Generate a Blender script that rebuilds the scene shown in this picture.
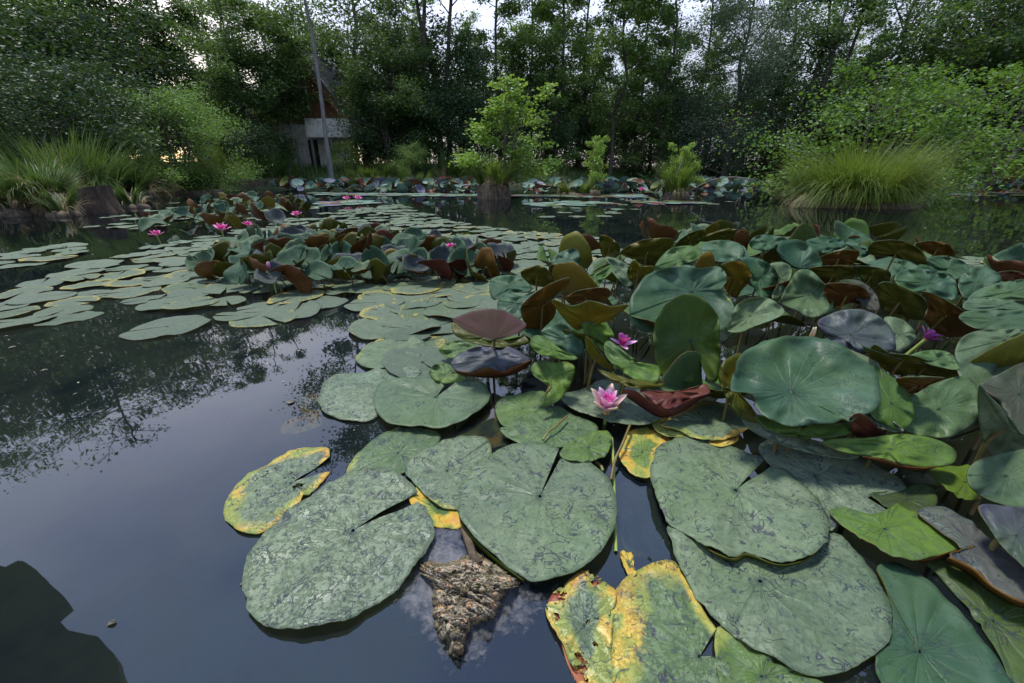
import bpy, math, random
import numpy as np
from mathutils import Vector, Matrix, noise as mn
R = math.radians
S = bpy.context.scene
for o in list(bpy.data.objects): bpy.data.objects.remove(o)
COL = S.collection

# ------------------------------------------------------------------ camera
F = 410.0; PITCH = R(22.4); CAMH = 0.5
cam = bpy.data.cameras.new("camera"); co = bpy.data.objects.new("camera", cam); COL.objects.link(co)
cam.sensor_width = 36; cam.lens = F/1024*36; cam.clip_start = 0.02; cam.clip_end = 900
co.location = (0, 0, CAMH); co.rotation_euler = (R(90)-PITCH, 0, 0)
cam.dof.use_dof = False
S.camera = co
# ------------------------------------------------------------------ sky, sun, exposure
SUN_EL, SUN_AZ = R(73), R(-40)          # azimuth from +Y towards +X
W = bpy.data.worlds.new("World"); S.world = W; W.use_nodes = True
nt = W.node_tree; nt.nodes.clear()
def N(nt, t, **k):
    n = nt.nodes.new(t)
    for a, b in k.items():
        if a == 'i':
            for q, v in b.items(): n.inputs[q].default_value = v
        else: setattr(n, a, b)
    return n
def ramp(nt, fac, stops, interp='LINEAR'):
    r = nt.nodes.new('ShaderNodeValToRGB'); r.color_ramp.interpolation = interp
    e = r.color_ramp.elements
    while len(e) < len(stops): e.new(0.5)
    for k, (p, c) in enumerate(stops):
        e[k].position = p
        e[k].color = (c, c, c, 1) if not hasattr(c, '__len__') else (c[0], c[1], c[2], 1)
    if fac is not None: nt.links.new(fac, r.inputs[0])
    return r
sky = N(nt, 'ShaderNodeTexSky', sky_type='NISHITA', sun_disc=False, sun_elevation=R(16), sun_rotation=SUN_AZ,
        altitude=300, air_density=1.2, dust_density=1.0, ozone_density=1.6)
tc = N(nt, 'ShaderNodeTexCoord'); mp = N(nt, 'ShaderNodeMapping'); mp.inputs['Scale'].default_value = (1.5, 1.5, 2.2)
cn = N(nt, 'ShaderNodeTexNoise', i={'Scale': 1.3, 'Detail': 5.0, 'Roughness': 0.55})
nt.links.new(tc.outputs['Generated'], mp.inputs[0]); nt.links.new(mp.outputs[0], cn.inputs['Vector'])
sx = N(nt, 'ShaderNodeSeparateXYZ'); nt.links.new(tc.outputs['Generated'], sx.inputs[0])
cr = ramp(nt, cn.outputs['Fac'], [(0.32, 0.0), (0.74, 0.75)])
hr = ramp(nt, sx.outputs['Z'], [(0.0, 0.7), (0.3, 0.8), (0.7, 0.35), (1.0, 0.25)])
mx0 = N(nt, 'ShaderNodeMath', operation='MULTIPLY'); nt.links.new(cr.outputs[0], mx0.inputs[0]); nt.links.new(hr.outputs[0], mx0.inputs[1])
mx1 = N(nt, 'ShaderNodeMath', operation='ADD', use_clamp=True); nt.links.new(mx0.outputs[0], mx1.inputs[0])
h2 = ramp(nt, sx.outputs['Z'], [(0.0, 0.55), (0.4, 0.42), (1.0, 0.40)]); nt.links.new(h2.outputs[0], mx1.inputs[1])
cm = N(nt, 'ShaderNodeMix', data_type='RGBA'); zc = ramp(nt, sx.outputs['Z'], [(0.0, (4.4, 4.5, 4.9)), (0.22, (5.2, 5.5, 6.8)), (0.36, (9.6, 10.6, 14.5)), (0.75, (6.2, 8.8, 16.5))]); nt.links.new(zc.outputs[0], cm.inputs[7])
nt.links.new(mx1.outputs[0], cm.inputs[0]); nt.links.new(sky.outputs[0], cm.inputs[6])
bg = N(nt, 'ShaderNodeBackground', i={'Strength': 0.092}); nt.links.new(cm.outputs[2], bg.inputs[0])
wo = N(nt, 'ShaderNodeOutputWorld'); nt.links.new(bg.outputs[0], wo.inputs[0])
sl = bpy.data.lights.new("sun", 'SUN'); sl.energy = 3.0; sl.angle = R(10); sl.color = (1.0, 0.95, 0.86)
so = bpy.data.objects.new("sun", sl); COL.objects.link(so)
sd = Vector((math.sin(SUN_AZ)*math.cos(SUN_EL), math.cos(SUN_AZ)*math.cos(SUN_EL), math.sin(SUN_EL)))
so.rotation_euler = sd.to_track_quat('Z', 'Y').to_euler()
S.view_settings.view_transform = 'Standard'; S.view_settings.look = 'None'
S.view_settings.exposure = 0.80; S.view_settings.gamma = 1.0; S.view_settings.use_curve_mapping = False
S.render.engine = 'CYCLES'
S.cycles.max_bounces = 8; S.cycles.transparent_max_bounces = 12; S.cycles.diffuse_bounces = 3; S.cycles.glossy_bounces = 4; S.cycles.transmission_bounces = 3

# ------------------------------------------------------------------ helpers
cp, sp = math.cos(PITCH), math.sin(PITCH)
def ray(px, py):
    u = (px-512)/F; v = (341.5-py)/F
    return Vector((u, cp+v*sp, -sp+v*cp))
CAM = Vector((0, 0, CAMH))
def ground(px, py, z=0.0):
    d = ray(px, py); t = (z-CAMH)/d.z
    return CAM+d*t
def at(px, Y, z=0.0): return Vector(((px-512)/443.0*Y, Y, z))
def col(px, Y): return (px-512)/443.0*Y
def project(p):
    x, y, z = p[0], p[1], p[2]-CAMH
    zc = y*cp-z*sp
    if zc <= 0: return None
    return (512+F*x/zc, 341.5-F*(y*sp+z*cp)/zc)
def mesh(name, verts, faces, mats, mi=None, uv=None, smooth=True, parent=None, loc=None):
    m = bpy.data.meshes.new(name); m.from_pydata([tuple(v) for v in verts], [], [tuple(f) for f in faces])
    for q in mats: m.materials.append(q)
    if mi is not None: m.polygons.foreach_set('material_index', np.array(mi, dtype=np.int32))
    if smooth: m.polygons.foreach_set('use_smooth', np.ones(len(m.polygons), dtype=bool))
    if uv is not None:
        l = m.uv_layers.new(name='UVMap'); idx = np.empty(len(m.loops), dtype=np.int32); m.loops.foreach_get('vertex_index', idx)
        l.data.foreach_set('uv', np.asarray(uv, dtype=np.float32)[idx].ravel())
    m.update()
    o = bpy.data.objects.new(name, m); COL.objects.link(o)
    if parent: o.parent = parent
    if loc is not None: o.location = loc
    return o
def fastmesh(name, V, Fq, mats, smooth=False, parent=None, mi=None):
    V = np.asarray(V, dtype=np.float32); Fq = np.asarray(Fq, dtype=np.int32); k = Fq.shape[1]
    m = bpy.data.meshes.new(name); m.vertices.add(len(V)); m.vertices.foreach_set('co', V.ravel())
    m.loops.add(Fq.size); m.loops.foreach_set('vertex_index', Fq.ravel())
    m.polygons.add(len(Fq)); m.polygons.foreach_set('loop_start', np.arange(0, Fq.size, k, dtype=np.int32))
    try: m.polygons.foreach_set('loop_total', np.full(len(Fq), k, dtype=np.int32))
    except Exception: pass
    for q in mats: m.materials.append(q)
    if mi is not None: m.polygons.foreach_set('material_index', np.asarray(mi, dtype=np.int32))
    m.polygons.foreach_set('use_smooth', np.full(len(Fq), smooth)); m.update(calc_edges=True); m.validate()
    o = bpy.data.objects.new(name, m); COL.objects.link(o)
    if parent: o.parent = parent
    return o
def tag(o, label=None, cat=None, group=None, kind=None):
    if label: o['label'] = label
    if cat: o['category'] = cat
    if group: o['group'] = group
    if kind: o['kind'] = kind
    return o
def empty(name, loc=(0, 0, 0), rz=0):
    o = bpy.data.objects.new(name, None); COL.objects.link(o); o.location = loc; o.rotation_euler = (0, 0, rz); o.empty_display_size = .05
    return o
def copy_tree(o, parent=None):
    c = o.copy(); COL.objects.link(c); c.parent = parent
    for ch in list(o.children): copy_tree(ch, c)
    return c
def tube(pts, rad, seg=6, V=None, Fc=None):
    V = [] if V is None else V; Fc = [] if Fc is None else Fc
    base = len(V); n = len(pts); prev = None
    for i, p in enumerate(pts):
        p = Vector(p); d = (Vector(pts[min(i+1, n-1)])-Vector(pts[max(i-1, 0)]))
        if d.length < 1e-9: d = Vector((0, 0, 1))
        d.normalize(); a = Vector((1, 0, 0)) if abs(d.x) < .8 else Vector((0, 1, 0))
        if prev is not None: a = prev
        e1 = (a-d*a.dot(d)); e1.normalize(); e2 = d.cross(e1); prev = e1
        r = rad[i] if hasattr(rad, '__len__') else rad
        for k in range(seg):
            t = 2*math.pi*k/seg; V.append(tuple(p+e1*(r*math.cos(t))+e2*(r*math.sin(t))))
    for i in range(n-1):
        for k in range(seg):
            a0 = base+i*seg+k; a1 = base+i*seg+(k+1) % seg
            Fc.append((a0, a1, a1+seg, a0+seg))
    return V, Fc

# ------------------------------------------------------------------ materials
def newmat(name):
    m = bpy.data.materials.new(name); m.use_nodes = True; m.node_tree.nodes.clear(); return m, m.node_tree
def out(nt, sh):
    o = nt.nodes.new('ShaderNodeOutputMaterial'); nt.links.new(sh, o.inputs[0])
def mixc(nt, f, a, b, bt='MIX'):
    m = N(nt, 'ShaderNodeMix', data_type='RGBA', blend_type=bt)
    for s, k in ((f, 0), (a, 6), (b, 7)):
        if hasattr(s, 'is_linked'): nt.links.new(s, m.inputs[k])
        elif k == 0: m.inputs[0].default_value = s
        else: m.inputs[k].default_value = (s[0], s[1], s[2], 1)
    return m.outputs[2]
def math_(nt, op, a, b=None, clamp=False):
    m = N(nt, 'ShaderNodeMath', operation=op, use_clamp=clamp)
    for k, s in enumerate((a, b)):
        if s is None: continue
        if hasattr(s, 'is_linked'): nt.links.new(s, m.inputs[k])
        else: m.inputs[k].default_value = s
    return m.outputs[0]
def noise_(nt, vec, scale, detail=4, rough=.55, dist=0.0):
    n = N(nt, 'ShaderNodeTexNoise', i={'Scale': scale, 'Detail': detail, 'Roughness': rough, 'Distortion': dist})
    if vec is not None: nt.links.new(vec, n.inputs['Vector'])
    return n.outputs['Fac']

def simple(name, c1, c2, scale=8, rough=.8, bump=.4, detail=8, stretch=None, c3=None, bdist=.01):
    m, nt = newmat(name); tc = N(nt, 'ShaderNodeTexCoord'); v = tc.outputs['Object']
    if stretch:
        mp = N(nt, 'ShaderNodeMapping'); mp.inputs['Scale'].default_value = stretch; nt.links.new(v, mp.inputs[0]); v = mp.outputs[0]
    f = noise_(nt, v, scale, detail, .65)
    r = ramp(nt, f, [(.35, c1), (.65, c2)] if c3 is None else [(.3, c1), (.5, c2), (.68, c3)])
    b = N(nt, 'ShaderNodeBsdfPrincipled', i={'Roughness': rough}); nt.links.new(r.outputs[0], b.inputs['Base Color'])
    bu = N(nt, 'ShaderNodeBump', i={'Strength': bump, 'Distance': bdist}); nt.links.new(noise_(nt, v, scale*2.5, detail, .7), bu.inputs['Height'])
    nt.links.new(bu.outputs[0], b.inputs['Normal']); out(nt, b.outputs[0]); return m

def leaf_top():
    m, nt = newmat('lily_leaf_top')
    oi = N(nt, 'ShaderNodeObjectInfo'); sc = N(nt, 'ShaderNodeSeparateColor'); nt.links.new(oi.outputs['Color'], sc.inputs[0])
    tone, yel, spk, hol = sc.outputs[0], sc.outputs[1], sc.outputs[2], oi.outputs['Alpha']
    tc = N(nt, 'ShaderNodeTexCoord')
    rnd = math_(nt, 'MULTIPLY', oi.outputs['Random'], 37.0)
    va = N(nt, 'ShaderNodeVectorMath', operation='ADD'); nt.links.new(tc.outputs['Object'], va.inputs[0]); nt.links.new(rnd, va.inputs[1]); v = va.outputs[0]
    uv = N(nt, 'ShaderNodeSeparateXYZ'); nt.links.new(tc.outputs['UV'], uv.inputs[0]); t, a = uv.outputs[0], uv.outputs[1]
    base = ramp(nt, tone, [(0, (.016, .055, .038)), (.15, (.028, .068, .036)), (.3, (.115, .155, .085)), (.55, (.045, .10, .015)), (.75, (.11, .18, .012)), (.87, (.026, .042, .003)), (.93, (.045, .024, .018)), (1.0, (.05, .045, .075))]).outputs[0]  # low tones darkened to put the dim right side into leaf colour
    sheen = math_(nt, 'MULTIPLY', ramp(nt, noise_(nt, v, 6.5, 4, .6, .5), [(.50, 0.0), (.66, .50)]).outputs[0], math_(nt, 'SUBTRACT', 1.0, math_(nt, 'MULTIPLY', tone, 1.6), True))  # pale light sheen painted into the leaf colour as noise patches
    base = mixc(nt, sheen, base, (.13, .21, .14))
    # algae film / mottling
    n1 = noise_(nt, v, 22, 6, .6); n2 = noise_(nt, v, 75, 5, .7, .6); n3 = noise_(nt, v, 7, 3, .5)
    c = mixc(nt, ramp(nt, n3, [(.40, 0.0), (.7, .40)]).outputs[0], base, (.07, .13, .025))
    c = mixc(nt, ramp(nt, noise_(nt, v, 4.5, 2), [(.35, .45), (.55, 0.0)]).outputs[0], c, (.035, .07, .04))
    n4 = noise_(nt, v, 62, 9, .74, .25)
    film = math_(nt, 'MULTIPLY', ramp(nt, n4, [(.47, 0.0), (.52, 1.0)]).outputs[0], math_(nt, 'MULTIPLY', math_(nt, 'MULTIPLY', spk, spk), .75))
    c = mixc(nt, math_(nt, 'MULTIPLY', film, .42), c, (.20, .25, .155))
    dk = math_(nt, 'MULTIPLY', ramp(nt, n2, [(.34, 1.0), (.46, 0.0)]).outputs[0], math_(nt, 'MULTIPLY', spk, .9, True))
    c = mixc(nt, math_(nt, 'MULTIPLY', dk, .35), c, (.035, .075, .035))
    bl = math_(nt, 'MULTIPLY', ramp(nt, noise_(nt, v, 95, 3, .62, .9), [(.57, 0.0), (.60, 1.0)]).outputs[0], math_(nt, 'MULTIPLY', spk, 1.15, True))
    c = mixc(nt, math_(nt, 'MULTIPLY', bl, .8), c, (.03, .055, .04))
    c = mixc(nt, math_(nt, 'MULTIPLY', ramp(nt, n2, [(.40, .55), (.60, 0.0)]).outputs[0], .6), c, (.03, .055, .025))
    # veins
    va2 = math_(nt, 'PINGPONG', math_(nt, 'ADD', math_(nt, 'MULTIPLY', a, 17.0), math_(nt, 'MULTIPLY', noise_(nt, v, 18, 2), .9)), .5)
    vf = ramp(nt, va2, [(0.0, 1.0), (.14, 0.0)]).outputs[0]
    vf = math_(nt, 'MULTIPLY', vf, ramp(nt, t, [(.0, .0), (.08, .9), (.75, .2), (.95, 0.0)]).outputs[0])
    c = mixc(nt, math_(nt, 'MULTIPLY', vf, .2), c, (.16, .25, .10))
    # squiggle marks: thin iso-lines of a distorted noise, masked
    q1 = noise_(nt, v, 42, 2, .5, 1.2)
    line = ramp(nt, math_(nt, 'ABSOLUTE', math_(nt, 'SUBTRACT', q1, .5)), [(.012, 1.0), (.03, 0.0)]).outputs[0]
    msk = ramp(nt, noise_(nt, v, 30, 3, .6), [(.50, 0.0), (.55, 1.0)]).outputs[0]
    q = math_(nt, 'MULTIPLY', math_(nt, 'MULTIPLY', line, msk), math_(nt, 'MINIMUM', math_(nt, 'MULTIPLY', spk, 2.0), .95))
    dots = ramp(nt, noise_(nt, v, 130, 2, .5), [(.68, 0.0), (.72, .9)]).outputs[0]
    q = math_(nt, 'MAXIMUM', q, math_(nt, 'MULTIPLY', dots, math_(nt, 'ADD', math_(nt, 'MULTIPLY', spk, .6), .38)))
    c = mixc(nt, q, c, (.022, .03, .04))
    # yellowing from the margin
    e = math_(nt, 'ADD', t, math_(nt, 'MULTIPLY', math_(nt, 'SUBTRACT', noise_(nt, v, 13, 5, .6), .5), 1.6))
    e = math_(nt, 'ADD', e, math_(nt, 'MULTIPLY', math_(nt, 'SUBTRACT', yel, 1.0), 1.3))
    ye = ramp(nt, e, [(.0, 0.0), (.16, 1.0)]).outputs[0]
    ye = math_(nt, 'MULTIPLY', ye, ramp(nt, yel, [(.0, 0.0), (.06, 1.0)]).outputs[0])
    yc = ramp(nt, noise_(nt, v, 26, 4, .6), [(.35, (.42, .19, .025)), (.47, (.44, .31, .035)), (.57, (.19, .23, .04))]).outputs[0]
    c = mixc(nt, math_(nt, 'MULTIPLY', ye, math_(nt, 'SUBTRACT', 1.0, math_(nt, 'MULTIPLY', q, .8))), c, yc)
    c = mixc(nt, ramp(nt, t, [(.03, .85), (.085, 0.0)]).outputs[0], c, (.02, .045, .03))
    b = N(nt, 'ShaderNodeBsdfPrincipled', i={'IOR': 1.45}); nt.links.new(c, b.inputs['Base Color'])
    nt.links.new(math_(nt, 'ADD', math_(nt, 'MULTIPLY', spk, .9, True), .06), b.inputs['Specular IOR Level'])
    rr = math_(nt, 'ADD', ramp(nt, n1, [(.38, .40), (.62, .60)]).outputs[0], math_(nt, 'MULTIPLY', film, .25)); nt.links.new(rr, b.inputs['Roughness'])
    hgt = math_(nt, 'ADD', math_(nt, 'MULTIPLY', n1, .5), math_(nt, 'MULTIPLY', vf, -.30))
    hgt = math_(nt, 'ADD', hgt, math_(nt, 'MULTIPLY', n2, .25)); hgt = math_(nt, 'ADD', hgt, math_(nt, 'MULTIPLY', film, .30))
    hgt = math_(nt, 'ADD', hgt, math_(nt, 'MULTIPLY', q, -.25))
    bu = N(nt, 'ShaderNodeBump', i={'Strength': .7, 'Distance': .0045}); nt.links.new(hgt, bu.inputs['Height']); nt.links.new(bu.outputs[0], b.inputs['Normal'])
    tr = N(nt, 'ShaderNodeBsdfTranslucent'); nt.links.new(mixc(nt, .35, c, (.16, .25, .01)), tr.inputs[0])
    ms = N(nt, 'ShaderNodeMixShader', i={0: .12}); nt.links.new(b.outputs[0], ms.inputs[1]); nt.links.new(tr.outputs[0], ms.inputs[2])
    # eaten holes
    hn = noise_(nt, v, 24, 4, .65, .5)
    th = math_(nt, 'SUBTRACT', hn, math_(nt, 'ADD', math_(nt, 'MULTIPLY', hol, -.75), .98))   # hol 1 -> threshold .23
    hf = math_(nt, 'LESS_THAN', th, 0.0)
    tp = N(nt, 'ShaderNodeBsdfTransparent'); m2 = N(nt, 'ShaderNodeMixShader'); nt.links.new(hf, m2.inputs[0]); nt.links.new(ms.outputs[0], m2.inputs[1]); nt.links.new(tp.outputs[0], m2.inputs[2])
    out(nt, m2.outputs[0]); return m
def leaf_under(name, c1, c2, tcol):
    m, nt = newmat(name)
    tc = N(nt, 'ShaderNodeTexCoord'); oi = N(nt, 'ShaderNodeObjectInfo')
    va = N(nt, 'ShaderNodeVectorMath', operation='ADD'); nt.links.new(tc.outputs['Object'], va.inputs[0]); nt.links.new(math_(nt, 'MULTIPLY', oi.outputs['Random'], 37.0), va.inputs[1]); v = va.outputs[0]
    uv = N(nt, 'ShaderNodeSeparateXYZ'); nt.links.new(tc.outputs['UV'], uv.inputs[0]); t, a = uv.outputs[0], uv.outputs[1]
    f = math_(nt, 'ADD', noise_(nt, v, 13, 5, .6), math_(nt, 'MULTIPLY', math_(nt, 'SUBTRACT', oi.outputs['Random'], .5), .3))
    c = ramp(nt, f, [(.35, c1), (.62, c2)]).outputs[0]
    va2 = math_(nt, 'PINGPONG', math_(nt, 'MULTIPLY', a, 24.0), .5)
    vf = math_(nt, 'MULTIPLY', ramp(nt, va2, [(0.0, 1.0), (.16, 0.0)]).outputs[0], ramp(nt, t, [(.0, .2), (.1, 1.0), (.8, .3), (.95, 0.0)]).outputs[0])
    c = mixc(nt, math_(nt, 'MULTIPLY', vf, .45), c, (tcol[0]*1.1, tcol[1]*1.1, tcol[2]*1.1))
    b = N(nt, 'ShaderNodeBsdfPrincipled', i={'Roughness': .40, 'Specular IOR Level': .22}); nt.links.new(c, b.inputs['Base Color'])
    bu = N(nt, 'ShaderNodeBump', i={'Strength': .5, 'Distance': .003}); nt.links.new(math_(nt, 'ADD', vf, noise_(nt, v, 60, 4, .6)), bu.inputs['Height']); nt.links.new(bu.outputs[0], b.inputs['Normal'])
    tr = N(nt, 'ShaderNodeBsdfTranslucent', i={0: (tcol[0], tcol[1], tcol[2], 1)})
    ms = N(nt, 'ShaderNodeMixShader', i={0: .30}); nt.links.new(b.outputs[0], ms.inputs[1]); nt.links.new(tr.outputs[0], ms.inputs[2])
    hn = noise_(nt, v, 24, 4, .65, .5); th = math_(nt, 'SUBTRACT', hn, math_(nt, 'ADD', math_(nt, 'MULTIPLY', oi.outputs['Alpha'], -.75), .98)); hf = math_(nt, 'LESS_THAN', th, 0.0)
    tp = N(nt, 'ShaderNodeBsdfTransparent'); m2 = N(nt, 'ShaderNodeMixShader'); nt.links.new(hf, m2.inputs[0]); nt.links.new(ms.outputs[0], m2.inputs[1]); nt.links.new(tp.outputs[0], m2.inputs[2])
    out(nt, m2.outputs[0]); return m
TOP = leaf_top()
UND = {'olive': leaf_under('leaf_under_olive', (.040, .055, .003), (.085, .075, .008), (.17, .18, .006)),
       'gold': leaf_under('leaf_under_gold', (.16, .10, .010), (.11, .12, .012), (.50, .34, .02)),
       'brown': leaf_under('leaf_under_brown', (.085, .030, .010), (.11, .055, .008), (.26, .11, .015)),
       'maroon': leaf_under('leaf_under_maroon', (.08, .022, .018), (.12, .04, .022), (.24, .06, .03)),
       'rot': leaf_under('leaf_under_rotting', (.22, .05, .04), (.36, .13, .05), (.4, .1, .05)),
       'pink': leaf_under('leaf_under_pink', (.42, .20, .22), (.36, .23, .17), (.48, .46, .16))}
STALK = simple('lily_stalk', (.10, .05, .02), (.14, .15, .03), 12, .45)
STALKG = simple('lily_stalk_green', (.20, .27, .05), (.26, .33, .07), 12, .4)

def foliage(name, c1, c2, tr, trf=.35, rough=.5):
    m, nt = newmat(name); g = N(nt, 'ShaderNodeNewGeometry'); oi = N(nt, 'ShaderNodeObjectInfo')
    tc = N(nt, 'ShaderNodeTexCoord')
    f = math_(nt, 'ADD', math_(nt, 'MULTIPLY', g.outputs['Random Per Island'], .45), math_(nt, 'MULTIPLY', noise_(nt, tc.outputs['Object'], .9, 3), .7))
    f = math_(nt, 'ADD', f, math_(nt, 'MULTIPLY', math_(nt, 'SUBTRACT', oi.outputs['Random'], .5), .4))
    c = ramp(nt, f, [(.25, c1), (.8, c2)]).outputs[0]
    b = N(nt, 'ShaderNodeBsdfPrincipled', i={'Roughness': rough, 'Specular IOR Level': .35}); nt.links.new(c, b.inputs['Base Color'])
    t = N(nt, 'ShaderNodeBsdfTranslucent'); nt.links.new(mixc(nt, .5, c, tr), t.inputs[0])
    ms = N(nt, 'ShaderNodeMixShader', i={0: trf}); nt.links.new(b.outputs[0], ms.inputs[1]); nt.links.new(t.outputs[0], ms.inputs[2])
    out(nt, ms.outputs[0]); return m
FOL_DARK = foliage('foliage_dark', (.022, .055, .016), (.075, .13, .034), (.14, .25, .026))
FOL_SHADE = foliage('foliage_shaded', (.014, .038, .012), (.045, .085, .022), (.07, .13, .015), .25)  # shade of the dark bushes put into the leaf colour
FOL_FEATHER = foliage('foliage_feather', (.06, .14, .03), (.17, .28, .05), (.24, .40, .04))
FOL_MID = foliage('foliage_mid', (.060, .12, .032), (.155, .235, .05), (.24, .40, .035))
FOL_GREY = foliage('foliage_willow', (.06, .10, .06), (.11, .16, .09), (.12, .18, .06))
FOL_LIGHT = foliage('foliage_light', (.04, .10, .015), (.13, .23, .03), (.20, .36, .025))
FOL_BRIGHT = foliage('foliage_bright', (.12, .22, .03), (.24, .36, .06), (.36, .52, .05))
BARK = simple('bark_dark', (.035, .028, .02), (.085, .07, .055), 9, .9, .6, stretch=(1, 1, .25))
BARK_PALE = simple('bark_pale', (.09, .085, .075), (.19, .18, .16), 7, .85, .4, stretch=(1, 1, .3))
GRASS = foliage('sedge_blades', (.06, .11, .018), (.145, .21, .032), (.21, .31, .035), .3)
GRASS_DARK = foliage('sedge_dark', (.035, .075, .018), (.085, .14, .03), (.12, .20, .03), .3)
GRASS_DRY = foliage('dry_blades', (.20, .16, .08), (.34, .28, .15), (.3, .25, .1), .2, .7)
THATCH = simple('dead_root_thatch', (.02, .014, .008), (.13, .095, .055), 24, .95, .8, stretch=(1, 1, .12))
# ------------------------------------------------------------------ leaves
def catmull(P, k, closed):
    n = len(P); o = []
    rng = range(n if closed else n-1)
    for i in rng:
        g = lambda j: P[j % n] if closed else P[max(0, min(n-1, j))]
        p0, p1, p2, p3 = g(i-1), g(i), g(i+1), g(i+2)
        for q in range(k):
            t = q/k; t2 = t*t; t3 = t2*t
            o.append(tuple(.5*((2*p1[d])+(-p0[d]+p2[d])*t+(2*p0[d]-5*p1[d]+4*p2[d]-p3[d])*t2+(-p0[d]+3*p1[d]-3*p2[d]+p3[d])*t3) for d in range(len(P[0]))))
    if not closed: o.append(tuple(P[-1]))
    return o
def sheet(rows, closed, uvs, mf, mb, thick, V, Fc, MI, UV):
    """front and back skins of a leaf from a grid of points, joined round the margin"""
    m, n = len(rows), len(rows[0]); b0 = len(V)
    nr = []
    for i in range(m):
        for j in range(n):
            a = rows[max(i-1, 0)][j]; b = rows[min(i+1, m-1)][j]
            jl = (j-1) % n if closed else max(j-1, 0); jr = (j+1) % n if closed else min(j+1, n-1)
            nn = (b-a).cross(rows[i][jr]-rows[i][jl])
            if nn.length < 1e-12: nn = Vector((0, 0, 1))
            nr.append(nn.normalized())
    for s in (0, 1):
        for i in range(m):
            for j in range(n):
                p = rows[i][j]; V.append(tuple(p if s == 0 else p+nr[i*n+j]*thick)); UV.append(uvs[i][j])
    N_ = m*n; J = n if closed else n-1
    for i in range(m-1):
        for j in range(J):
            a, b, c, d = b0+i*n+j, b0+i*n+(j+1) % n, b0+(i+1)*n+(j+1) % n, b0+(i+1)*n+j
            Fc.append((a, b, c, d)); MI.append(mf)
            Fc.append((a+N_, d+N_, c+N_, b+N_)); MI.append(mb)
    i = m-1
    for j in range(J):
        a, b = b0+i*n+j, b0+i*n+(j+1) % n
        Fc.append((a, b, b+N_, a+N_)); MI.append(mb)
    if not closed:
        for j in (0, n-1):
            for i in range(m-1):
                a, b = b0+i*n+j, b0+(i+1)*n+j
                Fc.append((a, b, b+N_, a+N_)); MI.append(mb)
def zdef(py):    # height of the leaf crowd above the water, rising away from the camera
    return float(np.interp(py, [235, 260, 300, 340, 380, 420, 450, 480, 520], [.235, .225, .19, .155, .115, .07, .045, .025, .010]))
FLOATN = [0]
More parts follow.
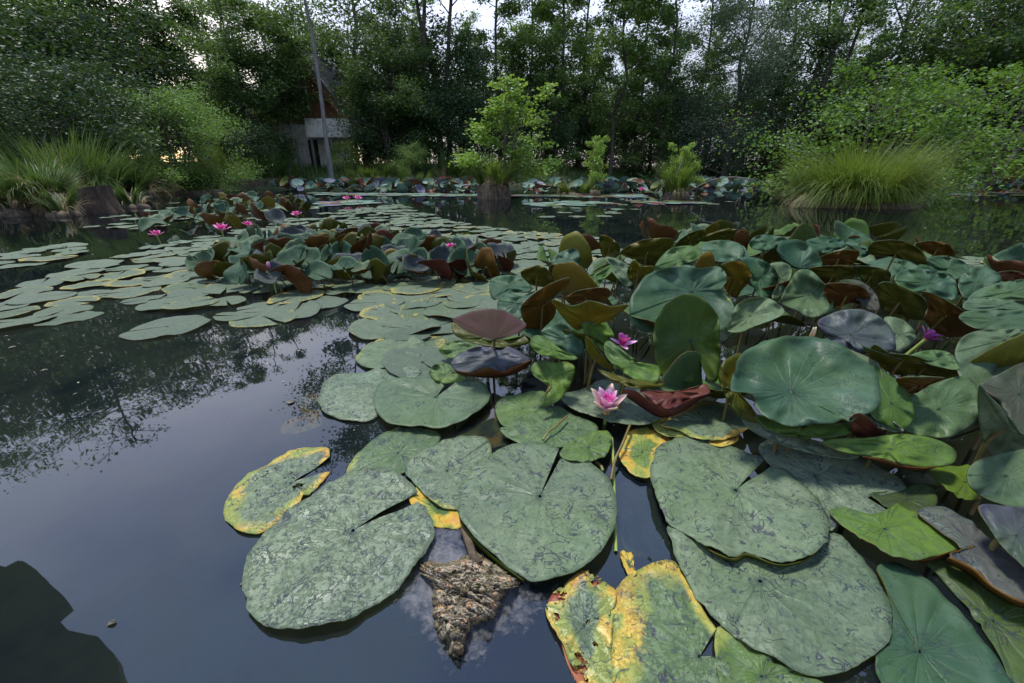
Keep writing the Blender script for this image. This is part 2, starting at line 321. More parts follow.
def leaf(label, pts, hub=None, z=None, dz=0.0, ab=None, us='olive', side='T', c=(.3, 0, .2, 1), cup=0.0, notch=False,
         lip=None, wave=.5, kind=None, part='blade', veins=1.0, seed=None, stalk=None):
    rnd = random.Random(seed if seed is not None else sum(int(a*7+b*13) for a, b in pts))
    if hub is None: hub = (sum(p[0] for p in pts)/len(pts), sum(p[1] for p in pts)/len(pts))
    flat = kind == 'float'
    if not flat and rnd.random() < .4: c = (c[0], c[1], c[2]+.12, .915)
    elif not flat: c = (c[0], c[1], c[2]+.12*rnd.random(), c[3])
    if z is None: z = zdef(hub[1])
    z += dz
    if ab is None: ab = (0.0, 0.0) if flat else ((0.0, .6) if side == 'T' else (0.0, -1.6))
    P0 = ground(hub[0], hub[1], z)
    nrm = Vector((-ab[0], -ab[1], 1)); nrm.normalize()
    def hit(px, py):
        d = ray(px, py); den = d.dot(nrm)
        t = (P0-CAM).dot(nrm)/den if abs(den) > 1e-4 else 1
        return t, d
    tc_ = (P0-CAM).length/ray(*hub).length
    k = 8 if (max(p[0] for p in pts)-min(p[0] for p in pts)) > 50 else 5
    OUT = catmull(pts, k, not notch)
    rows, uvs = [], []; m = 12 if k == 8 else 7; n = len(OUT)
    # arc length for vein angles
    if not notch: OUT = OUT+[OUT[0]]; n += 1
    ang = [math.atan2(p[1]-hub[1], (p[0]-hub[0])*.8)/(2*math.pi) for p in OUT]
    for j in range(1, n):
        while ang[j]-ang[j-1] > .5: ang[j] -= 1
        while ang[j]-ang[j-1] < -.5: ang[j] += 1
    R0 = (hit(*OUT[0])[0]); sx_ = rnd.uniform(0, 50)
    for i in range(m):
        t = .02+.98*(i/(m-1))**.85; row = []; uu = []
        for j, p in enumerate(OUT):
            je = 1+.035*mn.noise(Vector((math.cos(ang[j]*6.283)*5+sx_, math.sin(ang[j]*6.283)*5, sx_)))*(t**4)*wave+.012*mn.noise(Vector((math.cos(ang[j]*6.283)*17+sx_, math.sin(ang[j]*6.283)*17, sx_)))*(t**4)*wave
            q = (hub[0]+(p[0]-hub[0])*t*je, hub[1]+(p[1]-hub[1])*t*je)
            tt, d = hit(*q); tt = max(tc_*.55, min(tc_*1.7, tt))
            w = mn.noise(Vector((math.cos(ang[j]*6.283)*2.2*t+sx_, math.sin(ang[j]*6.283)*2.2*t, sx_*.37)))
            rad = mn.noise(Vector((math.cos(ang[j]*6.2832)*4.2, math.sin(ang[j]*6.2832)*4.2, t*1.3+sx_)))
            if flat:
                P = CAM+d*tt
                P.z += .004*w*wave*t*2+.006*rad*t*(1-t*.4)+cup*t*t - .002*(1-t)**3
                P.z = max(P.z, .0015) if z > 0 else P.z
            else:
                f = 1+cup*(1-t*t)+.048*w*wave*t+.006*rad*t
                P = CAM+d*(tt*f)
            row.append(P); uu.append((t, ang[j]+3))
        rows.append(row); uvs.append(uu)
    V, Fc, MI, UV = [], [], [], []
    # the skin towards the camera carries the side that the photograph shows
    a_ = rows[m//2]; n2 = n//3
    nn = (rows[m-1][0]-rows[0][0]).cross(rows[m//2][n2//2 or 1]-rows[m//2][0])
    mf, mb = (0, 1) if side == 'T' else (1, 0)
    mid = rows[m//2][n2]; nr = (rows[min(m//2+1, m-1)][n2]-rows[m//2-1][n2]).cross(rows[m//2][n2+1]-rows[m//2][n2-1])
    th = .0011 if nr.dot(mid-CAM) > 0 else -.0011      # back skin goes away from the camera
    sheet(rows, False, uvs, mf, mb, th, V, Fc, MI, UV)
    if lip:
        up, lo = catmull(lip[0], 6, False), catmull(lip[1], 6, False)
        nL = max(len(up), len(lo)); g = lambda L, f: L[min(len(L)-1, int(round(f*(len(L)-1))))]
        lr = []; lu = []
        for i in range(5):
            f = i/4; row = []
            for j in range(nL):
                s = j/(nL-1); pu = g(up, s); pl = g(lo, s)
                tt, d = hit(*pu); A = CAM+d*(tt*.999); q = (pu[0]+(pl[0]-pu[0])*f, pu[1]+(pl[1]-pu[1])*f)
                d2 = ray(*q); yy = A.y+.012*f*f - .004*math.sin(f*3.14)
                row.append(CAM+d2*(yy/d2.y))
            lr.append(row); lu.append([(1-f*.5, j/nL) for j in range(nL)])
        sheet(lr, False, lu, 1, 0, -.001, V, Fc, MI, UV)
    base = Vector((P0.x, P0.y, 0))
    if flat:
        o = mesh('lily_pad', [Vector(v)-base for v in V], Fc, [TOP, UND[us]], MI, UV, loc=base)
        tag(o, label, 'lily pad', 'lily pads floating in the foreground'); o.color = c; return o
    root = empty('lily_leaf', base); tag(root, label, 'lily leaf', 'raised lily leaves of the near crowd on the right')
    bl = mesh(part, [Vector(v)-base for v in V], Fc, [TOP, UND[us]], MI, UV, parent=root); bl.color = c
    hp = rows[0][0]-base
    ex = Vector((rnd.uniform(-.03, .03), rnd.uniform(0, .05), -.25))
    pts3 = [hp+Vector((0, .003, -.003)), hp*.6+Vector((ex.x*.2, ex.y*.4+.01, 0)), Vector((ex.x*.6, ex.y, -.05)), ex]
    tv, tf = tube(catmull(pts3, 4, False), .0032, 6); mesh('stalk', tv, tf, [STALK], parent=root)
    return root

def pad_proto(name, mode, us, seed, seg=32, m=7):
    """a unit lily leaf in its own space: radius 1, sinus towards +X"""
    r = random.Random(seed); rows, uvs = [], []; sa = r.uniform(.06, .16) if mode != 'cup' else .10
    asp = r.uniform(.84, 1.0)
    for i in range(m):
        t = .03+.97*(i/(m-1))**.85; row = []; uu = []
        for j in range(seg+1):
            f = j/seg; a = sa+(2*math.pi-2*sa)*f
            rr = t*(1+.05*math.sin(3*a+seed)+.02*math.sin(7*a+seed*2)*t)
            x, y = rr*math.cos(a), rr*math.sin(a)*asp
            w = mn.noise(Vector((x*1.6+seed*3.1, y*1.6, seed*.7)))
            if mode == 'flat': z = .09*w*t+.03*math.sin(5*a+seed)*t**3+.05*mn.noise(Vector((a*3.5, t, seed)))*t
            elif mode == 'flatlip':
                z = .05*w*t+.35*max(0, math.sin(a-1.2))**6*t**5
            elif mode == 'cup': z = .55*t*t+.25*w*t+.08*math.sin(4*a+seed)*t*t+.12*mn.noise(Vector((a*3.5, t, seed)))*t
            elif mode == 'taco': z = .95*abs(y)**1.4*.9+.12*w*t; y *= .62
            elif mode == 'wave': z = .28*math.sin(2*a+seed)*t*t+.18*w*t+.15*t*t
            elif mode == 'up': z = 1.1*max(0, x*math.cos(seed)+y*math.sin(seed))**1.7+.12*w*t
            row.append(Vector((x, y, z))); uu.append((t, a/(2*math.pi)))
        rows.append(row); uvs.append(uu)
    V, Fc, MI, UV = [], [], [], []
    sheet(rows, False, uvs, 0, 1, -.012, V, Fc, MI, UV)
    me = bpy.data.meshes.new(name); me.from_pydata(V, [], Fc)
    me.materials.append(TOP); me.materials.append(UND[us])
    me.polygons.foreach_set('material_index', np.array(MI, dtype=np.int32)); me.polygons.foreach_set('use_smooth', np.ones(len(Fc), dtype=bool))
    l = me.uv_layers.new(name='UVMap'); idx = np.empty(len(me.loops), dtype=np.int32); me.loops.foreach_get('vertex_index', idx)
    l.data.foreach_set('uv', np.array(UV, dtype=np.float32)[idx].ravel()); me.update()
    return me
RAISED = [pad_proto('raised_leaf_%s' % mo, mo, us, sd) for sd, (mo, us) in enumerate([('cup', 'olive'), ('cup', 'brown'), ('taco', 'olive'), ('taco', 'brown'),
          ('wave', 'olive'), ('wave', 'maroon'), ('up', 'olive'), ('up', 'brown'), ('cup', 'olive'), ('up', 'gold'), ('wave', 'brown'), ('taco', 'gold')])]
FLAT = [pad_proto('floating_leaf', mo, 'brown', 40+sd, 40) for sd, mo in enumerate(['flat', 'flat', 'flatlip', 'flat', 'flat', 'flat', 'flat', 'flat'])]
_tv, _tf = tube([(0, 0, 0), (.02, .01, -.3), (0, .03, -.7), (-.05, .08, -1.3)], .0032, 5)
STALKM = bpy.data.meshes.new('stalk'); STALKM.from_pydata(_tv, [], _tf); STALKM.materials.append(STALK)

COLW = lambda c: ('purple tinged' if c[0] > .93 else 'yellow edged' if c[1] > .35 else 'dark olive' if c[0] > .8 else 'bright green' if c[0] > .62 else 'mid green' if c[0] > .42 else 'grey green' if c[0] > .2 else 'blue green')
def raised(x, y, r, h, tilt, az, c, proto, label, group, rot=None):
    root = empty('lily_leaf', (x, y, 0)); tag(root, label, 'lily leaf', group)
    b = bpy.data.objects.new('blade', RAISED[proto]); COL.objects.link(b); b.parent = root
    b.location = (0, 0, h); b.scale = (r, r, r); b.color = c
    # tilt the leaf so its top looks towards azimuth az
    q = Matrix.Rotation(az, 4, 'Z') @ Matrix.Rotation(tilt, 4, 'Y') @ Matrix.Rotation(rot if rot is not None else random.uniform(0, 6.28), 4, 'Z')
    b.rotation_euler = q.to_euler()
    s = bpy.data.objects.new('stalk', STALKM); COL.objects.link(s); s.parent = root; s.location = (0, 0, h); s.scale = (1, 1, h+.1)
    return root
def flatpad(x, y, r, z, c, label, group, tiltx=0, tilty=0, asp=1.0):
    o = bpy.data.objects.new('lily_pad', random.choice(FLAT)); COL.objects.link(o)
    o.location = (x, y, z); o.scale = (r, r*asp, r*.5); o.rotation_euler = (tiltx, tilty, random.uniform(0, 6.28)); o.color = c
    tag(o, label, 'lily pad', group); return o
def inpoly(p, poly):
    x, y = p; c = False; n = len(poly)
    for i in range(n):
        x1, y1 = poly[i]; x2, y2 = poly[(i+1) % n]
        if (y1 > y) != (y2 > y) and x < (x2-x1)*(y-y1)/(y2-y1)+x1: c = not c
    return c
# ------------------------------------------------------------------ ground, water
POND = [(-5, -7), (-6.4, 0), (-6.9, 4.5), (-6.0, 5.6), (-6.1, 7), (-9.6, 9.5), (-9.5, 12.5), (-7.5, 15.2), (-3.2, 16.4), (0, 17.5), (3, 21), (8, 27), (16, 30), (24, 27), (21, 19), (19, 15.5), (20, 10), (18, 0), (13, -7)]
PN = np.array(POND, dtype=float)
def pond_sd(x, y):
    d = np.full(x.shape, 1e9); ins = np.zeros(x.shape, dtype=bool); n = len(PN)
    for i in range(n):
        a, b = PN[i], PN[(i+1) % n]; ex, ey = b-a; t = np.clip(((x-a[0])*ex+(y-a[1])*ey)/(ex*ex+ey*ey), 0, 1)
        d = np.minimum(d, np.hypot(x-a[0]-t*ex, y-a[1]-t*ey))
        c = (a[1] > y) != (b[1] > y)
        with np.errstate(divide='ignore', invalid='ignore'): xi = ex*(y-a[1])/(ey if ey != 0 else 1e-9)+a[0]
        ins ^= c & (x < xi)
    return np.where(ins, -d, d)
def gh(x, y):
    x = np.asarray(x, dtype=float); y = np.asarray(y, dtype=float); s = pond_sd(x, y)
    h = np.where(s < 0, np.maximum(-.9, s*1.3-.22), np.minimum(.12+s*.10, .9))
    return np.where(s < 0, h, np.minimum(h, -.1+s*.9))+np.where(s > 0, .06*np.sin(x*1.3+y*.7)*np.sin(y*1.7-x*.4)*np.minimum(s, 1), 0)
gxs = np.concatenate([np.linspace(-400, -45, 12), np.linspace(-40, 45, 210), np.linspace(50, 400, 12)])
gys = np.concatenate([np.linspace(-60, -10, 6), np.linspace(-8, 60, 170), np.linspace(65, 600, 14)])
GX, GY = np.meshgrid(gxs, gys); GZ = gh(GX, GY)
nx, ny = len(gxs), len(gys); ii = np.arange((ny-1)*(nx-1)); r_, c_ = ii//(nx-1), ii % (nx-1); a0 = r_*nx+c_
GROUND = simple('bank_soil', (.018, .02, .010), (.06, .07, .025), 3, .95, .7, c3=(.05, .08, .02))
tag(fastmesh('ground', np.stack([GX.ravel(), GY.ravel(), GZ.ravel()], 1), np.stack([a0, a0+1, a0+nx+1, a0+nx], 1), [GROUND], True), kind='structure')
WM, nt = newmat('pond_water')
tc = N(nt, 'ShaderNodeTexCoord'); mp = N(nt, 'ShaderNodeMapping'); mp.inputs['Scale'].default_value = (1, .6, 1); nt.links.new(tc.outputs['Object'], mp.inputs[0])
w1 = noise_(nt, mp.outputs[0], 1.6, 2, .5); w2 = noise_(nt, mp.outputs[0], 9, 2, .5)
bu = N(nt, 'ShaderNodeBump', i={'Strength': .16, 'Distance': .02}); nt.links.new(math_(nt, 'ADD', w1, math_(nt, 'MULTIPLY', w2, .12)), bu.inputs['Height'])
fr = N(nt, 'ShaderNodeFresnel', i={'IOR': 1.78}); nt.links.new(bu.outputs[0], fr.inputs['Normal'])
gl = N(nt, 'ShaderNodeBsdfGlossy', i={'Roughness': .015}); nt.links.new(bu.outputs[0], gl.inputs['Normal'])
tp = N(nt, 'ShaderNodeBsdfTransparent', i={0: (.62, .66, .68, 1)}); df = N(nt, 'ShaderNodeBsdfDiffuse', i={0: (.009, .014, .018, 1)})
m0 = N(nt, 'ShaderNodeMixShader', i={0: .45}); nt.links.new(tp.outputs[0], m0.inputs[1]); nt.links.new(df.outputs[0], m0.inputs[2])
ms = N(nt, 'ShaderNodeMixShader'); nt.links.new(fr.outputs[0], ms.inputs[0]); nt.links.new(m0.outputs[0], ms.inputs[1]); nt.links.new(gl.outputs[0], ms.inputs[2]); out(nt, ms.outputs[0])
wx = np.linspace(-60, 60, 13); V = [(x, y, 0) for y in np.linspace(-20, 50, 8) for x in wx]; Fq = [(j*13+i, j*13+i+1, (j+1)*13+i+1, (j+1)*13+i) for j in range(7) for i in range(12)]
tag(fastmesh('water', V, Fq, [WM]), kind='structure')

# ------------------------------------------------------------------ trees
def leafcloud(P, size, rng, flat=.5, asp=.55, droop=0.0):
    n = len(P); d = rng.normal(size=(n, 3)); d[:, 2] = d[:, 2]*(1-flat)-droop; d /= np.linalg.norm(d, axis=1)[:, None]
    q = rng.normal(size=(n, 3)); q[:, 2] *= (1-flat); s = np.cross(d, np.cross(q, d)); s /= np.linalg.norm(s, axis=1)[:, None]+1e-9
    sz = size*rng.uniform(.6, 1.3, size=(n, 1)); nn = np.cross(d, s)
    V = np.stack([P, P+d*sz*.5+s*sz*asp*.5+nn*sz*.06, P+d*sz, P+d*sz*.5-s*sz*asp*.5+nn*sz*.06], 1).reshape(-1, 3)
    return V, np.arange(n*4).reshape(-1, 4)
def rim_(a): return Vector(a)
def tree(name, H, tr, cb, cr, nl, nleaf, lsz, seed, fol, bark, shape='round', lean=(0, 0), stems=1, clump=.28, flat=.5, up=.5, droop=0, asp=.55, sub=5, thin=0.0):
    rng = np.random.default_rng(seed); r = random.Random(seed)
    root = empty(name); V, Fc = [], []; tips = []
    for st in range(stems):
        a0 = r.uniform(0, 6.28); sp_ = (0 if stems == 1 else .10*H)
        base = Vector((0, 0, -.15))+Vector((math.cos(a0), math.sin(a0), 0))*(0 if stems == 1 else tr*1.2)
        top = Vector((lean[0]*H+sp_*math.cos(a0)*r.uniform(.6, 1.4), lean[1]*H+sp_*math.sin(a0), H*r.uniform(.88, 1)))
        k = 9; pts = []
        for i in range(k):
            t = i/(k-1); p = base.lerp(top, t)+Vector((r.gauss(0, 1), r.gauss(0, 1), 0))*H*.011*(0 if i == 0 else 1); pts.append(p)
        tube(pts, [tr*(1-.86*i/(k-1))*(1.35 if i == 0 else 1) for i in range(k)], 8, V, Fc)
        def tp_(t): f = t*(k-1); i = min(int(f), k-2); return pts[i].lerp(pts[i+1], f-i)
        for L_ in range(nl//stems):
            t = cb+(1-cb)*((L_+r.random())/(nl/stems))**.9; o = tp_(min(t, .99)); u = (t-cb)/(1-cb)
            if shape == 'round': ln = cr*math.sqrt(max(.08, 1-(2*u-.85)**2*.8))
            elif shape == 'cone': ln = cr*(1-u*.88)
            elif shape == 'column': ln = cr*(.55+.45*math.sin(3.14*min(1, u+.1)))*r.uniform(.6, 1.2)
            else: ln = cr*r.uniform(.5, 1.1)*(1-.5*u)
            ln *= r.uniform(.7, 1.15); a = r.uniform(0, 6.28)+st*.7; el = up*r.uniform(.3, 1.4)
            d = Vector((math.cos(a), math.sin(a), el)); d.normalize(); e = o+d*ln; md = o.lerp(e, .5)+Vector((0, 0, -.05*ln+r.uniform(-.06, .1)*ln))
            r0 = tr*.34*(1-t*.55); tube(catmull([tuple(o), tuple(md), tuple(e)], 2, False), [r0, r0*.8, r0*.6, r0*.35, r0*.15][:5], 5, V, Fc)
            for s in range(sub):
                f = r.uniform(.3, 1); b = o.lerp(md, f*2) if f < .5 else md.lerp(e, f*2-1)
                a2 = a+r.uniform(-1.1, 1.1); l2 = ln*r.uniform(.2, .45); q = b+Vector((math.cos(a2), math.sin(a2), r.uniform(-.25, .5)-droop*.5))*l2
                tube([b, b.lerp(q, .5)+Vector((0, 0, .04*l2)), q], [r0*.3, r0*.2, r0*.08], 4, V, Fc); tips.append((b, q, l2))
    T = len(tips); A = np.array([tuple(b) for b, q, l in tips]); B = np.array([tuple(q) for b, q, l in tips]); w = np.array([l for b, q, l in tips]); w = w*rng.uniform(.2, 1.8, T); w /= w.sum()
    idx = rng.choice(T, nleaf, p=w); f = rng.uniform(.15, 1.15, (nleaf, 1)); sg = clump*np.array([l for b, q, l in tips])[idx][:, None]+lsz*.6
    P = A[idx]+(B[idx]-A[idx])*f+rng.normal(size=(nleaf, 3))*sg*np.array([1, 1, .65])
    P[:, 2] = np.maximum(P[:, 2], .05)
    if thin: P = P[rng.uniform(0, 1, len(P)) > thin*np.clip((P[:, 2]/H-.36)/.42, 0, 1)]
    o = fastmesh('trunk', V, Fc, [bark], True, root); VV, FF = leafcloud(P, lsz, rng, flat, asp, droop); fastmesh('crown', VV, FF, [fol], False, root)
    return root
PROTO = {
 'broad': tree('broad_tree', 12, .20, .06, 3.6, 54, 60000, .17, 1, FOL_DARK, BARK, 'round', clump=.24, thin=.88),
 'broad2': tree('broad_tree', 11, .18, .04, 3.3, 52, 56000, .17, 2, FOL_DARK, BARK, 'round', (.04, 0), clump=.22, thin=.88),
 'slim': tree('slim_tree', 14, .11, .06, 1.7, 56, 17000, .15, 3, FOL_MID, BARK, 'column', (.02, 0), clump=.22, up=1.0),
 'slim2': tree('slim_tree', 13, .10, .04, 1.9, 56, 17000, .15, 4, FOL_MID, BARK, 'column', (-.03, 0), clump=.22, up=.8),
 'alder': tree('alder_tree', 13, .13, .12, 2.6, 48, 18000, .15, 5, FOL_DARK, BARK, 'column', stems=3, clump=.22, up=.7),
 'willow': tree('willow_tree', 11, .18, .12, 2.8, 40, 38000, .12, 6, FOL_GREY, BARK, 'round', clump=.5, up=.6, droop=.35, asp=.3),
 'bush': tree('bush', 3.2, .05, .02, 1.7, 30, 11000, .09, 7, FOL_MID, BARK, 'round', stems=5, clump=.4, up=.5),
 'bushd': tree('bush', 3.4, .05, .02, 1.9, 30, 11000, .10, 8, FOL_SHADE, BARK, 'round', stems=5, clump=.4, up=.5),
 'feather': tree('feathery_bush', 3.4, .04, .03, 1.9, 60, 26000, .065, 9, FOL_FEATHER, BARK, 'round', stems=6, clump=.16, up=.75, asp=.4, flat=.3, sub=6),
 'layer': tree('young_alder', 2.75, .035, .12, 1.9, 42, 8500, .066, 10, FOL_LIGHT, BARK, 'round', stems=3, clump=.16, up=.32, flat=.75, asp=.8),
 'shrub': tree('young_alder', 2.3, .022, .04, .95, 44, 5200, .066, 12, FOL_BRIGHT, BARK, 'free', (.13, 0), stems=4, clump=.16, up=.9, flat=.4, asp=.85, sub=5),
 'pine': tree('pale_trunk_tree', 13, .085, .45, 2.2, 30, 9000, .14, 13, FOL_DARK, BARK_PALE, 'column', (-.015, 0), clump=.35),
}
USED = set()
def plant(kind, px, Y, s, rz, label, cat, grp=None, sx=1, z=None):
    o = PROTO[kind] if kind not in USED else copy_tree(PROTO[kind]); USED.add(kind)
    x = col(px, Y); o.location = (x, Y, float(gh(x, Y)) if z is None else z); o.scale = (s*sx, s*sx, s); o.rotation_euler = (0, 0, rz)
    tag(o, label, cat, grp); return o
G1 = 'trees of the wood round the pond'
for a in [('broad', -190, 12.5, .8, .3, 'dark broad tree beyond the left margin, its crown over the left bank'),
          ('broad2', -60, 13.5, .8, 1.2, 'dark broad tree at the left margin behind the sedge bank'),
          ('broad', 20, 15.5, .86, 2.4, 'dark broad tree rising behind the stump'),
          ('broad2', 92, 15.5, .80, 3.3, 'broad tree left of the feathery bush with drooping side limbs'),
          ('broad', 150, 18, .72, 4.1, 'dark tree directly behind the feathery bush'),
          ('slim2', 205, 19, .72, 1.1, 'open crowned tree in the pale sky gap right of the feathery bush'),
          ('broad2', 258, 17.5, .58, 5.0, 'low dense tree covering the left half of the cabin'),
          ('alder', 245, 26, .82, 2.2, 'many stemmed tree behind the cabin roof'),
          ('broad', 372, 24, .85, .9, 'dense dark tree right behind the cabin'),
          ('broad2', 405, 20, .62, 2.9, 'lower dense tree right of the cabin'),
          ('alder', 446, 21, 1.0, .2, 'tree with several leaning thin stems against the sky, left of the centre tussock'),
          ('slim', 500, 25, 1.0, .6, 'slender tree behind the centre tussock, left one'),
          ('slim2', 528, 28, 1.0, 2.6, 'slender tree behind the centre tussock, right one'),
          ('slim', 556, 24, .95, 3.6, 'thin straight tree where the pale sky gap begins'),
          ('slim2', 582, 27, 1.1, .4, 'thin tree above the low grassy tussock'),
          ('slim', 610, 25, 1.0, 4.4, 'thin tree right above the low grassy tussock'),
          ('slim2', 634, 29, 1.12, 5.4, 'thin tree farther back right of the low grassy tussock'),
          ('slim', 658, 25, 1.05, 1.9, 'thin tree just left of the slim tussock'),
          ('slim2', 686, 28, 1.1, 3.0, 'thin tree behind the slim tussock'),
          ('willow', 722, 24, .98, 1.0, 'soft grey green willow right of the slim tussock'),
          ('slim', 764, 26, 1.05, 2.2, 'dark leaning trunk tree right of the willow, first of two'),
          ('alder', 800, 23, 1.0, 4.0, 'dark leaning trunk tree right of the willow, second of two'),
          ('broad', 862, 24, .95, 5.2, 'dark dense tree behind the great sedge tussock'),
          ('broad2', 935, 19, .95, .5, 'dark broad tree right of the great sedge tussock'),
          ('broad', 1010, 20, 1.05, 1.7, 'dark broad tree at the right margin'),
          ('broad2', 1110, 14, 1.0, 3.7, 'dark tree beyond the right margin with limbs reaching in'),
          ('willow', 30, 30, .9, .3, 'grey tree glimpsed between the dark trees at the upper left')]:
    plant(*a, 'tree', G1)
bk = 0
random.seed(21)
for px in list(range(-260, 200, 62))+[330, 360, 400, 425, 470, 850, 890, 940, 990, 1050, 1120, 1200, 1290]:
    Y = random.uniform(31, 42)
    w = 'behind the left bank' if px < 60 else 'behind the feathery bush' if px < 250 else 'behind the cabin' if px < 410 else 'left of the centre tussock' if px < 520 else 'behind the great sedge tussock' if px < 930 else 'behind the right bank'
    bk += 1; nth = ['', 'first', 'second', 'third', 'fourth', 'fifth', 'sixth', 'seventh', 'eighth', 'ninth', 'tenth', 'eleventh', 'twelfth', 'thirteenth', 'fourteenth', 'fifteenth', 'sixteenth', 'seventeenth', 'eighteenth', 'nineteenth', 'twentieth', 'last', 'last'][bk]
    plant(random.choice(['broad', 'broad2', 'slim2']), px, Y, random.uniform(.8, 1.0), random.uniform(0, 6), '%s dark far tree from the left in the rear wood, %s' % (nth, w), 'tree', 'rear trees of the wood')
for px in range(515, 850, 36):
    Y = random.uniform(33, 44)
    nth = ['first', 'second', 'third', 'fourth', 'fifth', 'sixth', 'seventh', 'eighth', 'ninth', 'tenth'][(px-515)//36]
    plant(random.choice(['slim', 'slim2', 'slim']), px, Y, random.uniform(.68, .85), random.uniform(0, 6), '%s far slender tree of the rear row, counting right from the young alder' % nth, 'tree', 'rear slender trees')
plant('pine', 292, 18.6, .46, 1.3, 'small leafy tree in front of the cabin gable', 'tree', None, 2.2)
plant('pine', 303, 19.0, .44, 2.0, 'dark crowned tree hiding the upper gable of the cabin', 'tree', None, 1.6)
plant('pine', 331, 16.5, 1.0, .0, 'tree with a bare pale trunk in front of the cabin', 'tree')
plant('feather', 186, 11.6, .92, 0.4, 'bright feathery bush leaning over the water at the left', 'bush')
plant('layer', 868, 8.4, 1.2, 1.1, 'young alder with bright layered twigs growing from the great sedge tussock', 'bush', None, .78)
plant('layer', 985, 12.5, 1.55, 2.6, 'tall bright alder overhanging the water at the right', 'bush')
plant('shrub', 505, 9.4, .84, .7, 'bright yellow green young alder growing on the centre tussock', 'bush', None, 1.4, z=.2)
plant('shrub', 598, 10.5, .5, 2.0, 'tiny sapling with few leaves over the low grassy tussock', 'bush', z=.1, sx=.8)
plant('shrub', 686, 8.9, .40, 3.0, 'small thin shrub growing on the slim tussock', 'bush', z=.1)
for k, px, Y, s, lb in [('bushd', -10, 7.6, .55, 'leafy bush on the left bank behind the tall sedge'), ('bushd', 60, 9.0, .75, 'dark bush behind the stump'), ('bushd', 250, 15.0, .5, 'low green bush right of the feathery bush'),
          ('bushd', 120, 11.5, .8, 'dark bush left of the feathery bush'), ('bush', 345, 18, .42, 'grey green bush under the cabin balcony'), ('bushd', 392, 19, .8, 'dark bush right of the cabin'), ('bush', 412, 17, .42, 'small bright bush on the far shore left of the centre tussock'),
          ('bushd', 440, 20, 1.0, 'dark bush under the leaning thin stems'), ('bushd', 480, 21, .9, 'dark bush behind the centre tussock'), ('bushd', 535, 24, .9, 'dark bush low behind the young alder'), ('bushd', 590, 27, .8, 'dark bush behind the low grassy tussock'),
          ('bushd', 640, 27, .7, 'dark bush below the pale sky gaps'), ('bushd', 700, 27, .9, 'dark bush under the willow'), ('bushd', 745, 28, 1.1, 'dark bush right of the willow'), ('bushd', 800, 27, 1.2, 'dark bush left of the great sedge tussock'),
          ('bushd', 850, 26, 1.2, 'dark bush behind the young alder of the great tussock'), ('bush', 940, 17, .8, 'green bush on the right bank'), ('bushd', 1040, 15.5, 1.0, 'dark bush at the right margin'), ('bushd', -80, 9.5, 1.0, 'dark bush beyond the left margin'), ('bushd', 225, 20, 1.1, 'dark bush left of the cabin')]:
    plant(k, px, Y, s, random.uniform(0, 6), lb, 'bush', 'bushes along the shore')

# ------------------------------------------------------------------ sedges
def blades(n, R0, L0, w, rng, spread=1.0, droop=.8, dry=.1, z0=0, up=.6):
    mc = max(6, n//55); ca = rng.uniform(0, 2*math.pi, mc); cr_ = R0*np.sqrt(rng.uniform(0, 1, mc)); cl = rng.uniform(.55, 1.2, mc); ci = rng.integers(0, mc, n)
    a = ca[ci]+rng.normal(0, .10, n); rr = np.clip(cr_[ci]+rng.normal(0, .05*R0, n), 0, R0); b = np.stack([rr*np.cos(a), rr*np.sin(a), np.full(n, z0)+rng.uniform(0, .03, n)], 1)
    L_ = L0*rng.uniform(.35, 1.15, n)*cl[ci]; a2 = a+rng.normal(0, .28, mc)[ci]+rng.normal(0, .28, n); out_ = spread*(.25+.75*rr/R0)*rng.uniform(.6, 1.2, n)*rng.uniform(.6, 1.35, mc)[ci]; K = 6
    hd = np.stack([np.cos(a2), np.sin(a2), np.zeros(n)], 1); sd_ = np.stack([-np.sin(a2), np.cos(a2), np.zeros(n)], 1)
    V = np.zeros((n, K, 2, 3)); 
    th0 = np.clip(out_*.55, 0, 1.2); p = b.copy(); 
    for k in range(K):
        t = k/(K-1); ww = w*(1-t)**.6*.5+.0005
        V[:, k, 0] = p-sd_*ww; V[:, k, 1] = p+sd_*ww
        th = th0+droop*out_*t*1.6; step = (L_/(K-1))[:, None]
        p = p+(hd*np.sin(th)[:, None]+np.array([0, 0, 1])*np.cos(th)[:, None])*step
    V[..., 2] = np.maximum(V[..., 2], .004)
    Fq = []
    base = (np.arange(n)*K*2)[:, None]
    for k in range(K-1): Fq.append(base+np.array([[2*k, 2*k+1, 2*k+3, 2*k+2]]))
    return V.reshape(-1, 3), np.concatenate(Fq, 0)
def mound(R0, H0, seed, mat, parent, top=.85):
    rows = []; n = 28; V, Fc = [], []
    prof = [(1.0, -.25), (1.02, 0.0), (.97, H0*.4), (top, H0*.85), (top*.7, H0), (.02, H0*1.05)]
    for i, (q, z) in enumerate(prof):
        for k in range(n):
            a = k*2*math.pi/n; rr = R0*q*(1+.10*mn.noise(Vector((math.cos(a)*1.5+seed, math.sin(a)*1.5, z*3)))+.04*math.sin(k*5.1+seed)); V.append((rr*math.cos(a), rr*math.sin(a), z))
    for i in range(len(prof)-1):
        for k in range(n): Fc.append((i*n+k, i*n+(k+1) % n, (i+1)*n+(k+1) % n, (i+1)*n+k))
    return mesh('root_mound', V, Fc, [mat], parent=parent)
